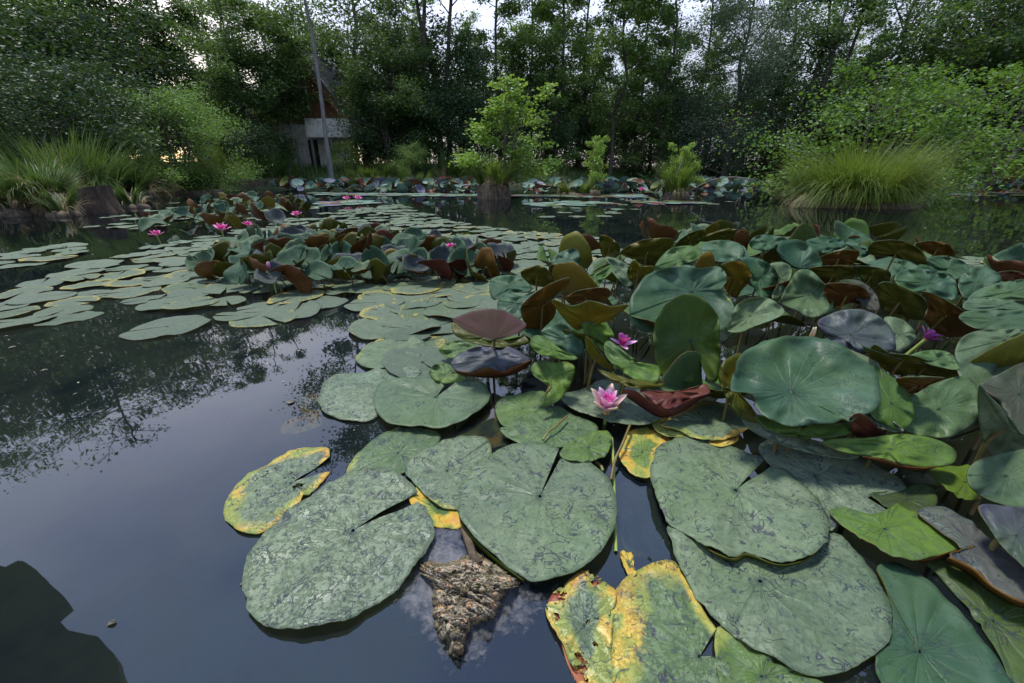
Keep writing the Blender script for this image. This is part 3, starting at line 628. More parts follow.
def tussock(px, Y, R0, H0, L0, n, seed, label, mat=None, spread=1.0, w=.009, drape=.15, z=0, ell=1.0, grp=None, name='sedge_tussock', droop=.8):
    x = col(px, Y); root = empty(name, (x, Y, z)); tag(root, label, 'sedge tussock', grp); rng = np.random.default_rng(seed)
    mound(R0, H0, seed, THATCH, root); V, Fq = blades(n, R0*.9, L0, w, rng, spread, z0=H0*.9, droop=droop); V[:, 2] += 0; fastmesh('green_blades', V, Fq, [mat or GRASS], False, root)
    if drape:
        V, Fq = blades(int(n*drape), R0*1.0, L0*.8, w, rng, spread*1.7, z0=H0*.85, droop=droop*1.2); fastmesh('dry_blades', V, Fq, [GRASS_DRY], False, root)
    root.scale = (1, ell, 1); return root
tussock(493, 9.1, .35, .30, .55, 1500, 1, 'stout centre tussock: brown upright root pillar with a green grass cap', spread=1.0, drape=.25)
tussock(862, 7.0, .92, .09, .98, 9000, 2, 'great spreading sedge tussock in the water at the right', spread=1.45, w=.008, drape=.10, ell=.7)
tussock(680, 8.6, .26, .16, .62, 900, 3, 'slim tussock with dark matted base left of the great sedge tussock', spread=.9, drape=.3)
tussock(578, 10.4, .42, .06, .32, 900, 4, 'low wide grassy tussock right of the centre tussock', spread=.9, drape=.1)
tussock(597, 9.9, .13, .13, .10, 120, 5, 'small grey root stub beside the low grassy tussock', spread=.9, drape=.3, mat=GRASS_DARK)
tussock(412, 15.0, .5, .1, .6, 800, 6, 'bright grass clump on the far shore left of the centre tussock', spread=.8, drape=.05)
tussock(30, 5.75, .40, .18, .62, 1700, 7, 'tall sedge clump on the left bank beside the stump', spread=1.2, drape=.5, mat=GRASS_DARK)
tussock(-30, 5.3, .45, .1, .55, 1800, 8, 'dark sedge clump at the left margin', spread=1.3, drape=.2, mat=GRASS_DARK)
tussock(125, 9.2, .45, .1, .8, 1500, 9, 'sedge clump in the water right of the stump', spread=1.1, drape=.1, mat=GRASS_DARK)
tussock(195, 11.3, .5, .1, .8, 1500, 10, 'dark sedge clump below the feathery bush', spread=1.0, drape=.1, mat=GRASS_DARK)
tussock(1000, 15.5, .9, .2, 1.0, 2200, 11, 'sedge clump on the right bank', spread=1.0, drape=.3, mat=GRASS_DARK)
ORD = {}
for i, (px, Y) in enumerate([(240, 14.8), (262, 15.5), (286, 16.2), (372, 17.2), (398, 17.6), (440, 18), (470, 18.3), (520, 20.5), (555, 22), (900, 20.0), (945, 18.0), (970, 16.6), (1040, 14.5), (90, 8.6), (60, 7.6)]):
    lb = 'band sedge clump of the shore %s' % ('left of the cabin' if px < 285 and px > 150 else 'below the cabin' if 285 <= px < 380 else 'left of the centre tussock' if 380 <= px < 490 else 'right of the centre tussock' if 490 <= px < 600 else 'behind the stump' if px < 150 else 'on the right bank')
    ORD[lb] = ORD.get(lb, 0)+1; lb = lb if ORD[lb] == 1 else lb.replace('band sedge clump', '%s sedge clump from the left' % ['', '', 'second', 'third', 'fourth', 'fifth'][ORD[lb]])
    o = tussock(px, Y, .8, .12, .95 if not 275 < px < 380 else .5, 1300, 30+i, lb, spread=.8, w=.014, drape=.12, mat=GRASS_DARK if i % 3 else GRASS, z=max(0, float(gh(col(px, Y), Y))-.05), grp='sedge clumps of the shore')
# ground cover on the banks
rng = np.random.default_rng(77); n = 60000; gx = rng.uniform(-30, 32, n*4); gy = rng.uniform(-3, 34, n*4); s = pond_sd(gx, gy); ok = (s > .1) & (s < 6); gx, gy = gx[ok][:n], gy[ok][:n]; gz = gh(gx, gy)
V, Fq = blades(len(gx), 1.0, .42, .016, rng, .6, z0=0); V = V.reshape(len(gx), -1, 3); V[:, :, :2] += (-V[:, :1, :2]); V[:, :, 0] += gx[:, None]; V[:, :, 1] += gy[:, None]; V[:, :, 2] += gz[:, None]
tag(fastmesh('bank_grass', V.reshape(-1, 3), Fq, [GRASS_DARK]), 'dark grass covering the banks under the trees', 'grass', kind='stuff')

# ------------------------------------------------------------------ far band of lily leaves
FARL, nt = newmat('far_lily_leaves'); g = N(nt, 'ShaderNodeNewGeometry')
c = ramp(nt, g.outputs['Random Per Island'], [(0, (.07, .14, .10)), (.25, (.12, .18, .14)), (.42, (.06, .08, .01)), (.6, (.11, .035, .012)), (.72, (.09, .09, .13)), (.82, (.07, .12, .07))], 'CONSTANT').outputs[0]
b = N(nt, 'ShaderNodeBsdfPrincipled', i={'Roughness': .65, 'Specular IOR Level': .3}); nt.links.new(c, b.inputs['Base Color']); out(nt, b.outputs[0])
def farleaves(name, polys, n, h0, r0, flatp, seed, label, cat):
    rng = random.Random(seed); V, Fq = [], []
    for poly, m in polys:
        xs = [p[0] for p in poly]; ys = [p[1] for p in poly]; got = 0
        while got < m:
            x = rng.uniform(min(xs), max(xs)); y = rng.uniform(min(ys), max(ys))
            if not inpoly((x, y), poly): continue
            got += 1; r_ = r0*rng.uniform(.7, 1.3); h = h0*rng.uniform(.2, 1) if not flatp else .004+.012*rng.random()
            tl = rng.uniform(0, 1.1) if not flatp else 0.01; az = rng.uniform(0, 6.28); M = Matrix.Translation((x, y, h)) @ Matrix.Rotation(az, 4, 'Z') @ Matrix.Rotation(tl, 4, 'Y')
            b0 = len(V); K = 12
            for t in (.05, .6, 1.0):
                for k in range(K):
                    a = .2+(6.283-.4)*k/(K-1); V.append(tuple(M @ Vector((r_*t*math.cos(a), r_*t*math.sin(a), (.35*r_*t*t if not flatp else 0)))))
            for i in range(2):
                for k in range(K-1): Fq.append((b0+i*K+k, b0+i*K+k+1, b0+(i+1)*K+k+1, b0+(i+1)*K+k))
    tag(fastmesh(name, V, Fq, [FARL], True), label, cat, kind='stuff')
P_ = lambda L_: [(col(px, Y), Y) for px, Y in L_]
farleaves('distant_lily_leaves', [(P_([(290, 11.8), (485, 10.6), (480, 15), (400, 15.5), (270, 14)]), 420), (P_([(520, 10.4), (620, 10.0), (660, 11.5), (760, 15), (540, 14)]), 330), (P_([(690, 15), (790, 19), (700, 20)]), 80), (P_([(970, 13), (1100, 11), (1100, 14), (985, 15)]), 110)], 0, .26, .13, False, 1, 'far band of small raised lily leaves, green, purple and brown', 'distant lily leaves')
farleaves('distant_lily_pads', [(P_([(320, 10.2), (490, 9.6), (480, 10.8), (300, 11.6)]), 230), (P_([(510, 9.5), (650, 9.2), (640, 10.6), (520, 10.6)]), 160), (P_([(640, 7.3), (720, 7.4), (700, 8.2), (630, 8.2)]), 26), (P_([(545, 6.6), (625, 7.4), (570, 8.1), (530, 7.3)]), 60), (P_([(930, 9.5), (1060, 10), (1060, 12), (960, 12)]), 60), (P_([(330, 6.8), (380, 7.6), (350, 8.6), (310, 7.6)]), 40)], 0, 0, .14, True, 2, 'far floating pads in thin pale strips on the water', 'distant lily pads')

# ------------------------------------------------------------------ stump
ST = empty('tree_stump', (col(86, 5.8), 5.8, -.03)); tag(ST, 'old sawn stump with ragged brown bark on the left bank edge', 'stump')
STM = simple('stump_bark', (.012, .009, .006), (.085, .055, .030), 12, .9, .9, stretch=(1, 1, .35), bdist=.03); STT = simple('stump_top', (.12, .13, .09), (.33, .34, .28), 12, .8)
V, Fc = [], []; n = 44; prof = [(1.6, -.3), (1.5, 0), (1.22, .10), (1.05, .22), (.98, .34)]
for q, z in prof:
    for k in range(n):
        a = k*6.2832/n; rr = .165*q*(1+.40*mn.noise(Vector((math.cos(a)*2.5, math.sin(a)*2.5, z*2)))+.06*abs(math.sin(a*7+z*3))*q); V.append((rr*math.cos(a), rr*math.sin(a)*.9, z+(.03*math.cos(a) if z > .3 else 0)))
for i in range(len(prof)-1):
    for k in range(n): Fc.append((i*n+k, i*n+(k+1) % n, (i+1)*n+(k+1) % n, (i+1)*n+k))
mesh('bark', V, Fc, [STM], parent=ST)
tv = [(v[0]*1.0, v[1]*1.0, v[2]+.002) for v in V[-n:]]; tv2 = [(v[0]*.6, v[1]*.6, v[2]-.01) for v in tv]; tv3 = [(0, 0, .33)]
mesh('cut_top', tv+tv2+tv3, [(k, (k+1) % n, n+(k+1) % n, n+k) for k in range(n)]+[(n+k, n+(k+1) % n, 2*n) for k in range(n)], [STT], parent=ST)
# bent twig over the water right of the slim tussock
def gtube(name, label, cat, pts, r, mat): b = Vector((pts[0][0], pts[0][1], 0)); V, Fc = tube(catmull([tuple(Vector(p)-b) for p in pts], 5, False), r, 5); return tag(mesh(name, V, Fc, [mat], loc=b), label, cat)
gtube('bent_twig', 'thin bent twig arching over the water right of the slim tussock', 'twig', [at(688, 8.6, .1), at(700, 8.5, .25), at(715, 8.4, .38), at(735, 8.3, .42), at(752, 8.2, .38)], .008, BARK_PALE)
gtube('dead_stick', 'pale dead stick leaning up from the slim tussock', 'stick', [at(672, 8.5, .05), at(676, 8.5, .4), at(681, 8.5, .75)], .012, BARK_PALE)
gtube('bent_sapling', 'grey bent bare sapling on the right bank', 'sapling', [at(1000, 15.2, .1), at(1001, 15.2, .6), at(1007, 15.3, 1.1), at(1003, 15.3, 1.9)], .09, BARK_PALE)

# ------------------------------------------------------------------ cabin
PLASTER = simple('weathered_white_boards', (.50, .50, .46), (.75, .75, .70), 3, .8, .3); REDW = simple('red_brown_boards', (.13, .055, .03), (.22, .10, .055), 5, .8, .4, stretch=(6, 1, 1)); ROOFM = simple('dark_shingles', (.05, .05, .055), (.12, .12, .13), 10, .85, .5)
DARKO, nt = newmat('dark_opening'); b = N(nt, 'ShaderNodeBsdfPrincipled', i={'Base Color': (.012, .012, .012, 1), 'Roughness': .3}); out(nt, b.outputs[0])
def box(V, Fc, x0, x1, y0, y1, z0, z1):
    b = len(V); V += [(x0, y0, z0), (x1, y0, z0), (x1, y1, z0), (x0, y1, z0), (x0, y0, z1), (x1, y0, z1), (x1, y1, z1), (x0, y1, z1)]
    Fc += [(b, b+3, b+2, b+1), (b+4, b+5, b+6, b+7), (b, b+1, b+5, b+4), (b+1, b+2, b+6, b+5), (b+2, b+3, b+7, b+6), (b+3, b, b+4, b+7)]
def slab(V, Fc, q, d):
    b = len(V); q = [Vector(p) for p in q]; V += [tuple(p) for p in q]+[tuple(p+Vector(d)) for p in q]; n = len(q)
    Fc.append(tuple(range(b, b+n))); Fc.append(tuple(range(b+2*n-1, b+n-1, -1)))
    for k in range(n): Fc.append((b+k, b+n+k, b+n+(k+1) % n, b+(k+1) % n))
HC = empty('cabin', (col(313, 20.5), 20.5, .75)); tag(HC, 'steep roofed wooden cabin with pale lower walls, half hidden by trees', 'cabin')
def part(nm, fn, mat, parent=HC, sm=False):
    V, Fc = [], []; fn(V, Fc); return mesh(nm, V, Fc, [mat], parent=parent, smooth=sm)
hw, ap = 2.55, 4.65; e0 = 1.05
part('roof', lambda V, Fc: (slab(V, Fc, [(-hw-.1, -.35, e0), (0, -.35, ap+.12), (0, 5, ap+.12), (-hw-.1, 5, e0)], (-.10, 0, .07)), slab(V, Fc, [(hw+.1, -.35, e0), (hw+.1, 5, e0), (0, 5, ap+.12), (0, -.35, ap+.12)], (.10, 0, .07))), ROOFM)
part('verge_board', lambda V, Fc: (slab(V, Fc, [(-hw-.1, -.39, e0), (-hw+.12, -.39, e0), (.0, -.39, ap-.18), (0, -.39, ap+.12)], (0, .035, 0)), slab(V, Fc, [(hw-.12, -.39, e0), (hw+.1, -.39, e0), (0, -.39, ap+.12), (0.0, -.39, ap-.18)], (0, .035, 0))), REDW)
part('gable_wall', lambda V, Fc: slab(V, Fc, [(-2.15, 0, 1.75), (2.15, 0, 1.75), (0, 0, 4.55)], (0, .12, 0)), REDW)
part('lower_wall', lambda V, Fc: slab(V, Fc, [(-2.1, .05, -.4), (1.3, .05, -.4), (2.1, .05, 1.2), (2.2, .05, 1.74), (-2.2, .05, 1.74)], (0, .12, 0)), PLASTER)
part('door', lambda V, Fc: box(V, Fc, .02, .42, -.01, .045, -.3, 1.12), DARKO)
part('window', lambda V, Fc: box(V, Fc, -.6, .3, -.05, -.005, 2.35, 3.1), DARKO)
part('window_frame', lambda V, Fc: (box(V, Fc, -.68, .38, -.07, -.052, 3.1, 3.17), box(V, Fc, -.68, .38, -.07, -.052, 2.28, 2.35), box(V, Fc, -.68, -.6, -.07, -.052, 2.35, 3.1), box(V, Fc, .3, .38, -.07, -.052, 2.35, 3.1), box(V, Fc, -.18, -.12, -.07, -.052, 2.35, 3.1)), PLASTER)
part('balcony', lambda V, Fc: (box(V, Fc, .45, 2.35, -1.0, -.93, 1.15, 1.85), box(V, Fc, .45, 2.35, -.93, -.02, 1.12, 1.2), box(V, Fc, 2.28, 2.35, -.93, -.02, 1.2, 1.85)), PLASTER)
for x in (.6, 1.45, 2.2): part('balcony_post', lambda V, Fc, x=x: box(V, Fc, x-.05, x+.05, -.97, -.87, -.5, 1.11), BARK_PALE)
for x in (1.0, 1.75): part('window', lambda V, Fc, x=x: box(V, Fc, x-.18, x+.18, .0, .045, .55, .95), DARKO)
SHED = empty('shed', (col(226, 24), 24, .6)); tag(SHED, 'bluish grey shed glimpsed through leaves left of the cabin', 'shed')
part('wall', lambda V, Fc: box(V, Fc, -1.2, 1.2, 0, 2.4, -.4, 3.2), simple('grey_boards', (.10, .12, .16), (.2, .22, .27), 4, .8), SHED)
part('roof', lambda V, Fc: (slab(V, Fc, [(-1.4, -.2, 3.15), (0, -.2, 4.3), (0, 2.6, 4.3), (-1.4, 2.6, 3.15)], (-.05, 0, .06)), slab(V, Fc, [(1.4, -.2, 3.15), (1.4, 2.6, 3.15), (0, 2.6, 4.3), (0, -.2, 4.3)], (.05, 0, .06))), ROOFM, SHED)
part('gable_wall', lambda V, Fc: slab(V, Fc, [(-1.15, 0.02, 3.2), (1.15, 0.02, 3.2), (0, 0.02, 4.2)], (0, .1, 0)), ROOFM, SHED)

# ------------------------------------------------------------------ roof edge of the hide beside the viewer, seen only as the black reflection at bottom left
def mirror(px, py, Hh):
    d = ray(px, py); g = CAM+d*(CAMH/-d.z); return g+Vector((d.x, d.y, -d.z))*(Hh/-d.z)
ol = [(-70, 566), (-5, 562), (5, 565), (17, 559), (22, 560), (45, 578), (65, 597), (48, 610), (70, 631), (100, 641), (116, 657), (124, 690), (140, 760), (60, 860), (-70, 860)]
pts = [mirror(a, b_, 1.9) for a, b_ in ol]; b0 = Vector((pts[6].x, pts[6].y, 1.9)); V, Fc = [], []
slab(V, Fc, [p-b0 for p in pts][::-1], (0, 0, .12)); HR = mesh('hide_roof', V, Fc, [simple('tarred_boards', (.006, .007, .005), (.015, .015, .010), 3, .9)], smooth=False, loc=b0)
tag(HR, 'dark roof edge mirrored black in the water at the bottom left corner', 'roof')
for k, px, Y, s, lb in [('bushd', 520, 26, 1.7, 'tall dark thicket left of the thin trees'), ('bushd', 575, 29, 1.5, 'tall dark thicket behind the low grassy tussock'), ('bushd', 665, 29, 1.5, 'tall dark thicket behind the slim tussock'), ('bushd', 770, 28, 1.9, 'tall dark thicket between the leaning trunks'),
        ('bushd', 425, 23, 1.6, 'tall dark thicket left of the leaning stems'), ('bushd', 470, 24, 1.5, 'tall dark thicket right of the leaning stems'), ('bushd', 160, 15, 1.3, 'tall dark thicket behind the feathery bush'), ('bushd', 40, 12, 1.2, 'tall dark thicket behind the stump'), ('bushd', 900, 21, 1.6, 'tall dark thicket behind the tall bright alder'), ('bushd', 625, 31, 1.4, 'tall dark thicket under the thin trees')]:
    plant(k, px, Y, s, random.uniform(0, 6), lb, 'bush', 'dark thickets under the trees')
# unseen trees added on the right to shade the pond and show in reflections
for k, x, y, s, lb in [('broad2', 7.2, 2.6, .95, 'unseen dark tree added on the near right bank for shade'), ('broad', 7.5, -3.4, 1.0, 'unseen dark tree added behind the viewer on the right for shade')]:
    o = copy_tree(PROTO[k]); o.location = (x, y, .1); o.scale = (s, s, s); tag(o, lb, 'tree', G1)

tussock(48, 5.3, .16, .06, .34, 400, 61, 'short dark sedge tuft just left of the stump', spread=1.0, drape=.3, mat=GRASS_DARK)
tussock(122, 6.6, .20, .05, .34, 400, 62, 'short dark sedge tuft just right of the stump', spread=1.0, drape=.2, mat=GRASS_DARK)
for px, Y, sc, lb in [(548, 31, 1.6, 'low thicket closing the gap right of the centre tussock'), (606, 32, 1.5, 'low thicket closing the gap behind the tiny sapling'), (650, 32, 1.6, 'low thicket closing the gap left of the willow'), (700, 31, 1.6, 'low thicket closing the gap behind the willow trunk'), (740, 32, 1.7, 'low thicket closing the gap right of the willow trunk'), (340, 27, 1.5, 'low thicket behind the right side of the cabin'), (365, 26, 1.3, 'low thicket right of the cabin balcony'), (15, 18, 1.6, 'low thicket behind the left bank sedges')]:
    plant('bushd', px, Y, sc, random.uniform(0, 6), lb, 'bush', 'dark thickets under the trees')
# ------------------------------------------------------------------ foreground pads and the near crowd of leaves
def C(o, k, s):   # crop coordinates -> photograph coordinates
    return [(o[0]+x/k, o[1]+y/k) for x, y in s]
L = leaf
# floating pads
L('round grey green pad with a dark navel, its raised rim touching the bark piece', [(559, 451), (549, 445), (530, 444), (512, 446), (492, 454), (475, 467), (462, 485), (458, 505), (461, 522), (477, 542), (500, 562), (525, 580), (540, 582), (562, 577), (590, 564), (607, 545), (616, 522), (617, 505), (611, 485), (597, 469), (585, 462), (572, 459), (560, 461)], (540, 495), z=.016, kind='float', notch=True, cup=.004, c=(.29, .0, .55, 1), us='olive',
  lip=([(458, 507), (461, 522), (477, 542), (500, 562), (524, 580)], [(459, 512), (463, 530), (480, 551), (502, 570), (523, 583)]))
L('huge dark speckled pad with a ragged algae crust at the left front', [(418, 491), (406, 479), (385, 470), (360, 470), (340, 477), (320, 490), (302, 502), (282, 516), (265, 532), (249, 557), (245, 580), (245, 600), (247, 613), (266, 626), (287, 629), (310, 629), (329, 625), (353, 618), (374, 605), (395, 593), (407, 578), (420, 562), (433, 537), (432, 520), (425, 507), (417, 501)], (353, 529), z=.010, kind='float', notch=True, c=(.30, .08, 1.0, 1), cup=.002, wave=1.2)
L('half eaten yellow edged pad with a pink tip, leftmost pad on the open water', [(330, 458), (327, 450), (307, 447), (282, 454), (265, 465), (247, 477), (232, 490), (224, 505), (226, 520), (239, 531), (257, 534), (270, 529), (285, 516), (302, 500), (320, 484), (331, 470)], (291, 482), z=.004, kind='float', notch=True, c=(.32, .45, .8, .82), wave=1)
L('yellow green pad behind the huge speckled pad', [(347, 474), (352, 460), (372, 440), (392, 429), (410, 426), (427, 427), (439, 432), (439, 441), (427, 455), (412, 468), (390, 478), (365, 482)], (398, 452), z=.004, kind='float', c=(.5, .22, .6, 1))
L('speckled green pad with yellow fringe left of the round pad', [(489, 440), (465, 436), (447, 439), (430, 446), (412, 457), (405, 472), (418, 487), (432, 502), (445, 508), (460, 508), (475, 495), (490, 470)], (447, 470), z=.007, kind='float', c=(.32, .18, .7, 1))
L('sunken yellow pad lobe left of the round pad', [(409, 495), (415, 512), (428, 524), (445, 528), (462, 526), (470, 505), (450, 490), (425, 485)], None, z=.0025, kind='float', c=(.7, .75, .3, 1))
L('grey pad holding a shallow pool of water', [(455, 386), (466, 384), (482, 385), (490, 396), (486, 407), (470, 420), (455, 427), (440, 431), (417, 429), (394, 427), (382, 420), (375, 411), (374, 400), (380, 387), (395, 382), (422, 380), (448, 383)], (436, 396), z=.013, kind='float', notch=True, c=(.25, .0, .35, 1), cup=.008)
L('large grey pad with a crinkled left margin and folded corner', [(421, 374), (417, 365), (402, 364), (375, 369), (342, 374), (327, 380), (319, 392), (320, 407), (335, 416), (357, 420), (374, 418), (384, 405), (395, 390), (408, 382)], (385, 382), z=.008, kind='float', c=(.28, .12, .8, 1), wave=1.2)
L('orange edged grey pad behind the crinkled pad', [(425, 342), (412, 336), (400, 336), (385, 340), (367, 345), (360, 352), (356, 360), (372, 368), (395, 365), (415, 360), (424, 351)], (395, 349), z=.011, kind='float', c=(.3, .22, .4, 1))
L('bright green pad tip just left of the front flower stem', [(612, 442), (610, 433), (600, 430), (582, 436), (566, 445), (560, 456), (575, 461), (592, 461), (606, 455)], None, z=.022, kind='float', c=(.68, .0, .4, 1))
L('green pad with yellow blotches left of the front flower', [(497, 402), (515, 394), (537, 391), (551, 395), (548, 405), (535, 415), (520, 423), (505, 427), (497, 417)], None, z=.012, kind='float', c=(.62, .1, .6, 1))
L('mottled green pad behind the round pad', [(500, 430), (510, 424), (532, 412), (555, 405), (569, 412), (597, 425), (594, 433), (575, 443), (562, 447), (540, 446), (515, 441)], None, z=.016, kind='float', c=(.55, .0, .7, 1))
L('yellow green pad leaning under the front flower, right of its stem', [(632, 430), (650, 427), (672, 437), (662, 450), (657, 465), (650, 477), (635, 475), (622, 463), (619, 452), (624, 438)], None, z=.010, kind='float', c=(.75, .6, .6, 1))
L('pale speckled pad with an open sinus right of the front flower', [(764, 461), (740, 450), (715, 442), (695, 437), (670, 441), (655, 452), (651, 475), (657, 500), (670, 522), (695, 540), (715, 552), (735, 558), (747, 553), (760, 557), (777, 564), (800, 561), (820, 550), (827, 537), (828, 517), (820, 502), (802, 486), (785, 470), (770, 467)], (736, 489), z=.020, kind='float', notch=True, c=(.30, .02, .5, 1), cup=.003, wave=1.5,
  lip=([(697, 541), (715, 552), (735, 558), (747, 553), (777, 564), (800, 561), (818, 551)], [(699, 544), (715, 557), (735, 564), (749, 560), (777, 567), (801, 564), (818, 553)]))
L('very large scratched pad at the front, partly under the pale speckled pad', [(668, 527), (672, 545), (677, 562), (690, 584), (702, 604), (722, 624), (745, 642), (770, 657), (800, 672), (830, 676), (857, 668), (875, 657), (890, 632), (891, 612), (881, 584), (865, 559), (847, 544), (830, 532), (790, 520), (740, 512), (695, 512)], (760, 580), z=.009, kind='float', c=(.30, .03, .62, 1), wave=1)
L('green pad with broad orange yellow margins at the bottom edge', [(722, 658), (738, 690), (722, 730), (650, 740), (620, 710), (611, 662), (610, 637), (611, 612), (617, 589), (630, 574), (650, 563), (665, 560), (677, 563), (690, 584), (702, 606), (716, 630)], (700, 655), z=.006, kind='float', c=(.5, .42, .8, .97), notch=True)
L('yellowing pad cut by the bottom edge beside the scratched pad', [(716, 630), (728, 628), (745, 642), (770, 657), (800, 672), (830, 690), (830, 730), (760, 740), (725, 700), (715, 660)], None, z=.0045, kind='float', c=(.6, .25, .6, 1))
L('rotting yellow and red pad full of holes under the round pad', [(545, 604), (555, 589), (572, 577), (587, 571), (607, 582), (616, 594), (613, 624), (611, 652), (613, 690), (590, 700), (572, 667), (563, 645), (550, 622)], None, z=.0075, kind='float', c=(.4, .62, 1.0, .74), us='brown')
L('small torn yellow scrap between two pads', [(620, 553), (627, 551), (633, 555), (634, 566), (637, 575), (630, 577), (624, 566)], None, z=.004, kind='float', c=(.6, 1.0, .6, .97))
L('sunken yellow scrap on the open blue water', [(283, 425), (292, 418), (305, 416), (318, 413), (322, 424), (308, 430), (295, 434), (281, 433)], None, z=-.006, kind='float', c=(.6, .9, .3, .86))
L('pale sunken scrap at the margin of the crinkled pad', [(300, 402), (310, 394), (324, 398), (326, 410), (312, 415), (302, 412)], None, z=-.008, kind='float', c=(.3, .8, .4, .82))
L('smooth dull blue green pad at the lower right', [(877, 568), (893, 562), (913, 569), (938, 589), (963, 614), (985, 642), (1005, 672), (1015, 700), (960, 760), (910, 740), (884, 690), (875, 657), (888, 637), (892, 612), (884, 584)], (920, 650), z=.006, kind='float', c=(.09, .0, .22, 1))  # low tone carries the dimness of the lower right in its colour
L('dark olive pad in the bottom right corner', [(925, 560), (950, 552), (985, 572), (1020, 600), (1070, 640), (1070, 720), (1020, 700), (1000, 660), (985, 632), (963, 603), (940, 577)], None, z=.004, kind='float', c=(.86, .2, .4, 1))
L('mottled blue green pad behind the pale speckled pad', [(768, 440), (793, 442), (830, 450), (855, 455), (880, 465), (900, 477), (906, 489), (885, 494), (868, 497), (888, 510), (885, 522), (843, 520), (830, 530), (813, 500), (795, 484), (768, 465), (758, 450)], (815, 475), z=.017, kind='float', c=(.3, .1, .9, 1), wave=1)
L('yellow green pad with its tip folded over, beside the scratched pad', [(890, 507), (899, 504), (918, 512), (938, 522), (958, 537), (960, 549), (940, 555), (923, 560), (906, 560), (888, 555), (868, 542), (848, 528), (830, 512), (845, 507), (870, 514)], (885, 528), z=.026, kind='float', c=(.66, .12, .25, 1), lip=([(915, 560), (932, 557), (948, 552), (960, 548)], [(916, 562), (930, 562), (945, 557), (959, 551)]), us='brown')
L('olive pad lobe behind the folded tip', [(870, 495), (885, 492), (905, 487), (928, 485), (938, 500), (930, 510), (910, 513), (890, 508)], None, z=.016, kind='float', c=(.88, .0, .2, 1))
L('mottled grey pad edge running into the right margin', [(918, 511), (943, 506), (968, 520), (993, 540), (1024, 567), (1050, 585), (1050, 606), (1018, 599), (993, 585), (973, 567), (950, 556), (960, 547)], (975, 545), z=.035, kind='float', c=(.97, .15, .6, 1), us='brown', lip=([(950, 556), (973, 567), (993, 585), (1018, 599), (1050, 606)], [(945, 562), (970, 576), (990, 592), (1018, 607), (1050, 612)]))
L('greyish purple leaf at the right margin', [(980, 505), (1018, 507), (1050, 510), (1050, 590), (1024, 567), (1003, 547), (988, 525)], None, z=.07, ab=(-.2, .3), c=(1.0, 0, .2, 1))
L('smooth dark green leaf low at the right margin', [(967, 475), (975, 462), (993, 455), (1018, 450), (1048, 450), (1060, 495), (1024, 508), (990, 500), (973, 490)], None, z=.08, ab=(0, .3), c=(.35, 0, .1, 1))
L('green pad sunk beneath the boat shaped leaf', [(930, 470), (955, 465), (985, 470), (1000, 490), (975, 500), (950, 492)], None, z=.03, kind='float', c=(.8, 0, .1, 1))
L('grey speckled pad behind the front flower', [(560, 395), (585, 388), (605, 380), (640, 385), (665, 398), (672, 412), (650, 424), (620, 424), (595, 416), (572, 408)], None, z=.03, kind='float', c=(.3, 0, .7, 1))
L('shiny grey green pad with orange rim under the maroon boat leaf', [(672, 415), (690, 405), (715, 402), (740, 410), (752, 424), (735, 436), (705, 440), (680, 432), (660, 424)], None, z=.028, kind='float', c=(.25, .45, .8, 1))
L('orange yellow pad margin behind the pale speckled pad', [(655, 418), (680, 418), (705, 424), (735, 428), (738, 440), (720, 446), (695, 438), (670, 436), (655, 428)], None, z=.0225, kind='float', c=(.7, .95, .8, 1))
L('sunken reddish orange pad remnant under the rotting pad', [(548, 606), (556, 592), (574, 582), (598, 584), (614, 600), (616, 640), (612, 690), (590, 700), (570, 670), (560, 640)], None, z=.0012, kind='float', side='U', us='rot', c=(.4, 0, .3, .93))
L('sunken yellow pad filling the water behind the round pad', [(455, 432), (470, 420), (488, 405), (502, 404), (505, 420), (512, 440), (500, 447), (480, 446), (462, 440)], None, z=-.005, kind='float', c=(.6, .85, .5, .9))
L('sunken dull pad in the dark water right of the round pad', [(612, 500), (625, 480), (650, 485), (668, 520), (672, 555), (650, 560), (625, 548)], None, z=-.012, kind='float', c=(.86, .2, .6, .9))
# raised leaves, front to back
L('boat shaped olive green leaf lying in front of the dark gap at right', [(822, 442), (843, 438), (872, 437), (898, 434), (923, 436), (943, 442), (956, 451), (955, 461), (943, 466), (923, 467), (903, 465), (885, 459), (865, 456), (843, 452)], (890, 449), z=.075, ab=(0, .45), c=(.66, 0, .1, 1), us='brown', lip=([(862, 456), (885, 459), (903, 465), (923, 467), (940, 466)], [(864, 458), (884, 465), (905, 470), (922, 471), (938, 467)]))
L('great flat pale blue green leaf facing the camera, largest of the near crowd', [(752, 394), (733, 391), (731, 384), (735, 370), (740, 357), (752, 347), (770, 340), (790, 336), (815, 337), (835, 342), (852, 352), (870, 365), (879, 378), (880, 395), (873, 411), (860, 415), (852, 422), (843, 419), (832, 423), (815, 424), (790, 426), (770, 419), (757, 408)], (791, 392), z=.15, ab=(.05, .55), c=(.10, 0, .12, 1), cup=.02, wave=.8)
L('narrow upright leaf edge at the left of the great pale leaf', [(720, 367), (728, 358), (741, 353), (738, 372), (735, 388), (745, 400), (755, 412), (760, 422), (745, 420), (732, 407), (725, 395), (719, 380)], None, z=.12, ab=(0, 1.0), c=(.35, 0, .1, 1))
L('green leaf leaning behind the right edge of the great pale leaf', [(870, 366), (893, 377), (908, 392), (915, 410), (912, 421), (900, 430), (885, 424), (872, 416), (868, 395)], None, z=.12, ab=(-.2, .6), c=(.62, 0, .05, 1))
L('torn crumpled leaf piece below the great pale leaf', [(865, 415), (872, 411), (885, 415), (895, 422), (904, 430), (895, 432), (880, 428), (868, 424)], None, z=.10, c=(.3, 0, .6, 1))
L('dark maroon leaf underside below the great pale leaf', [(850, 418), (862, 414), (880, 428), (885, 438), (868, 441), (853, 434)], None, z=.09, side='U', us='maroon')
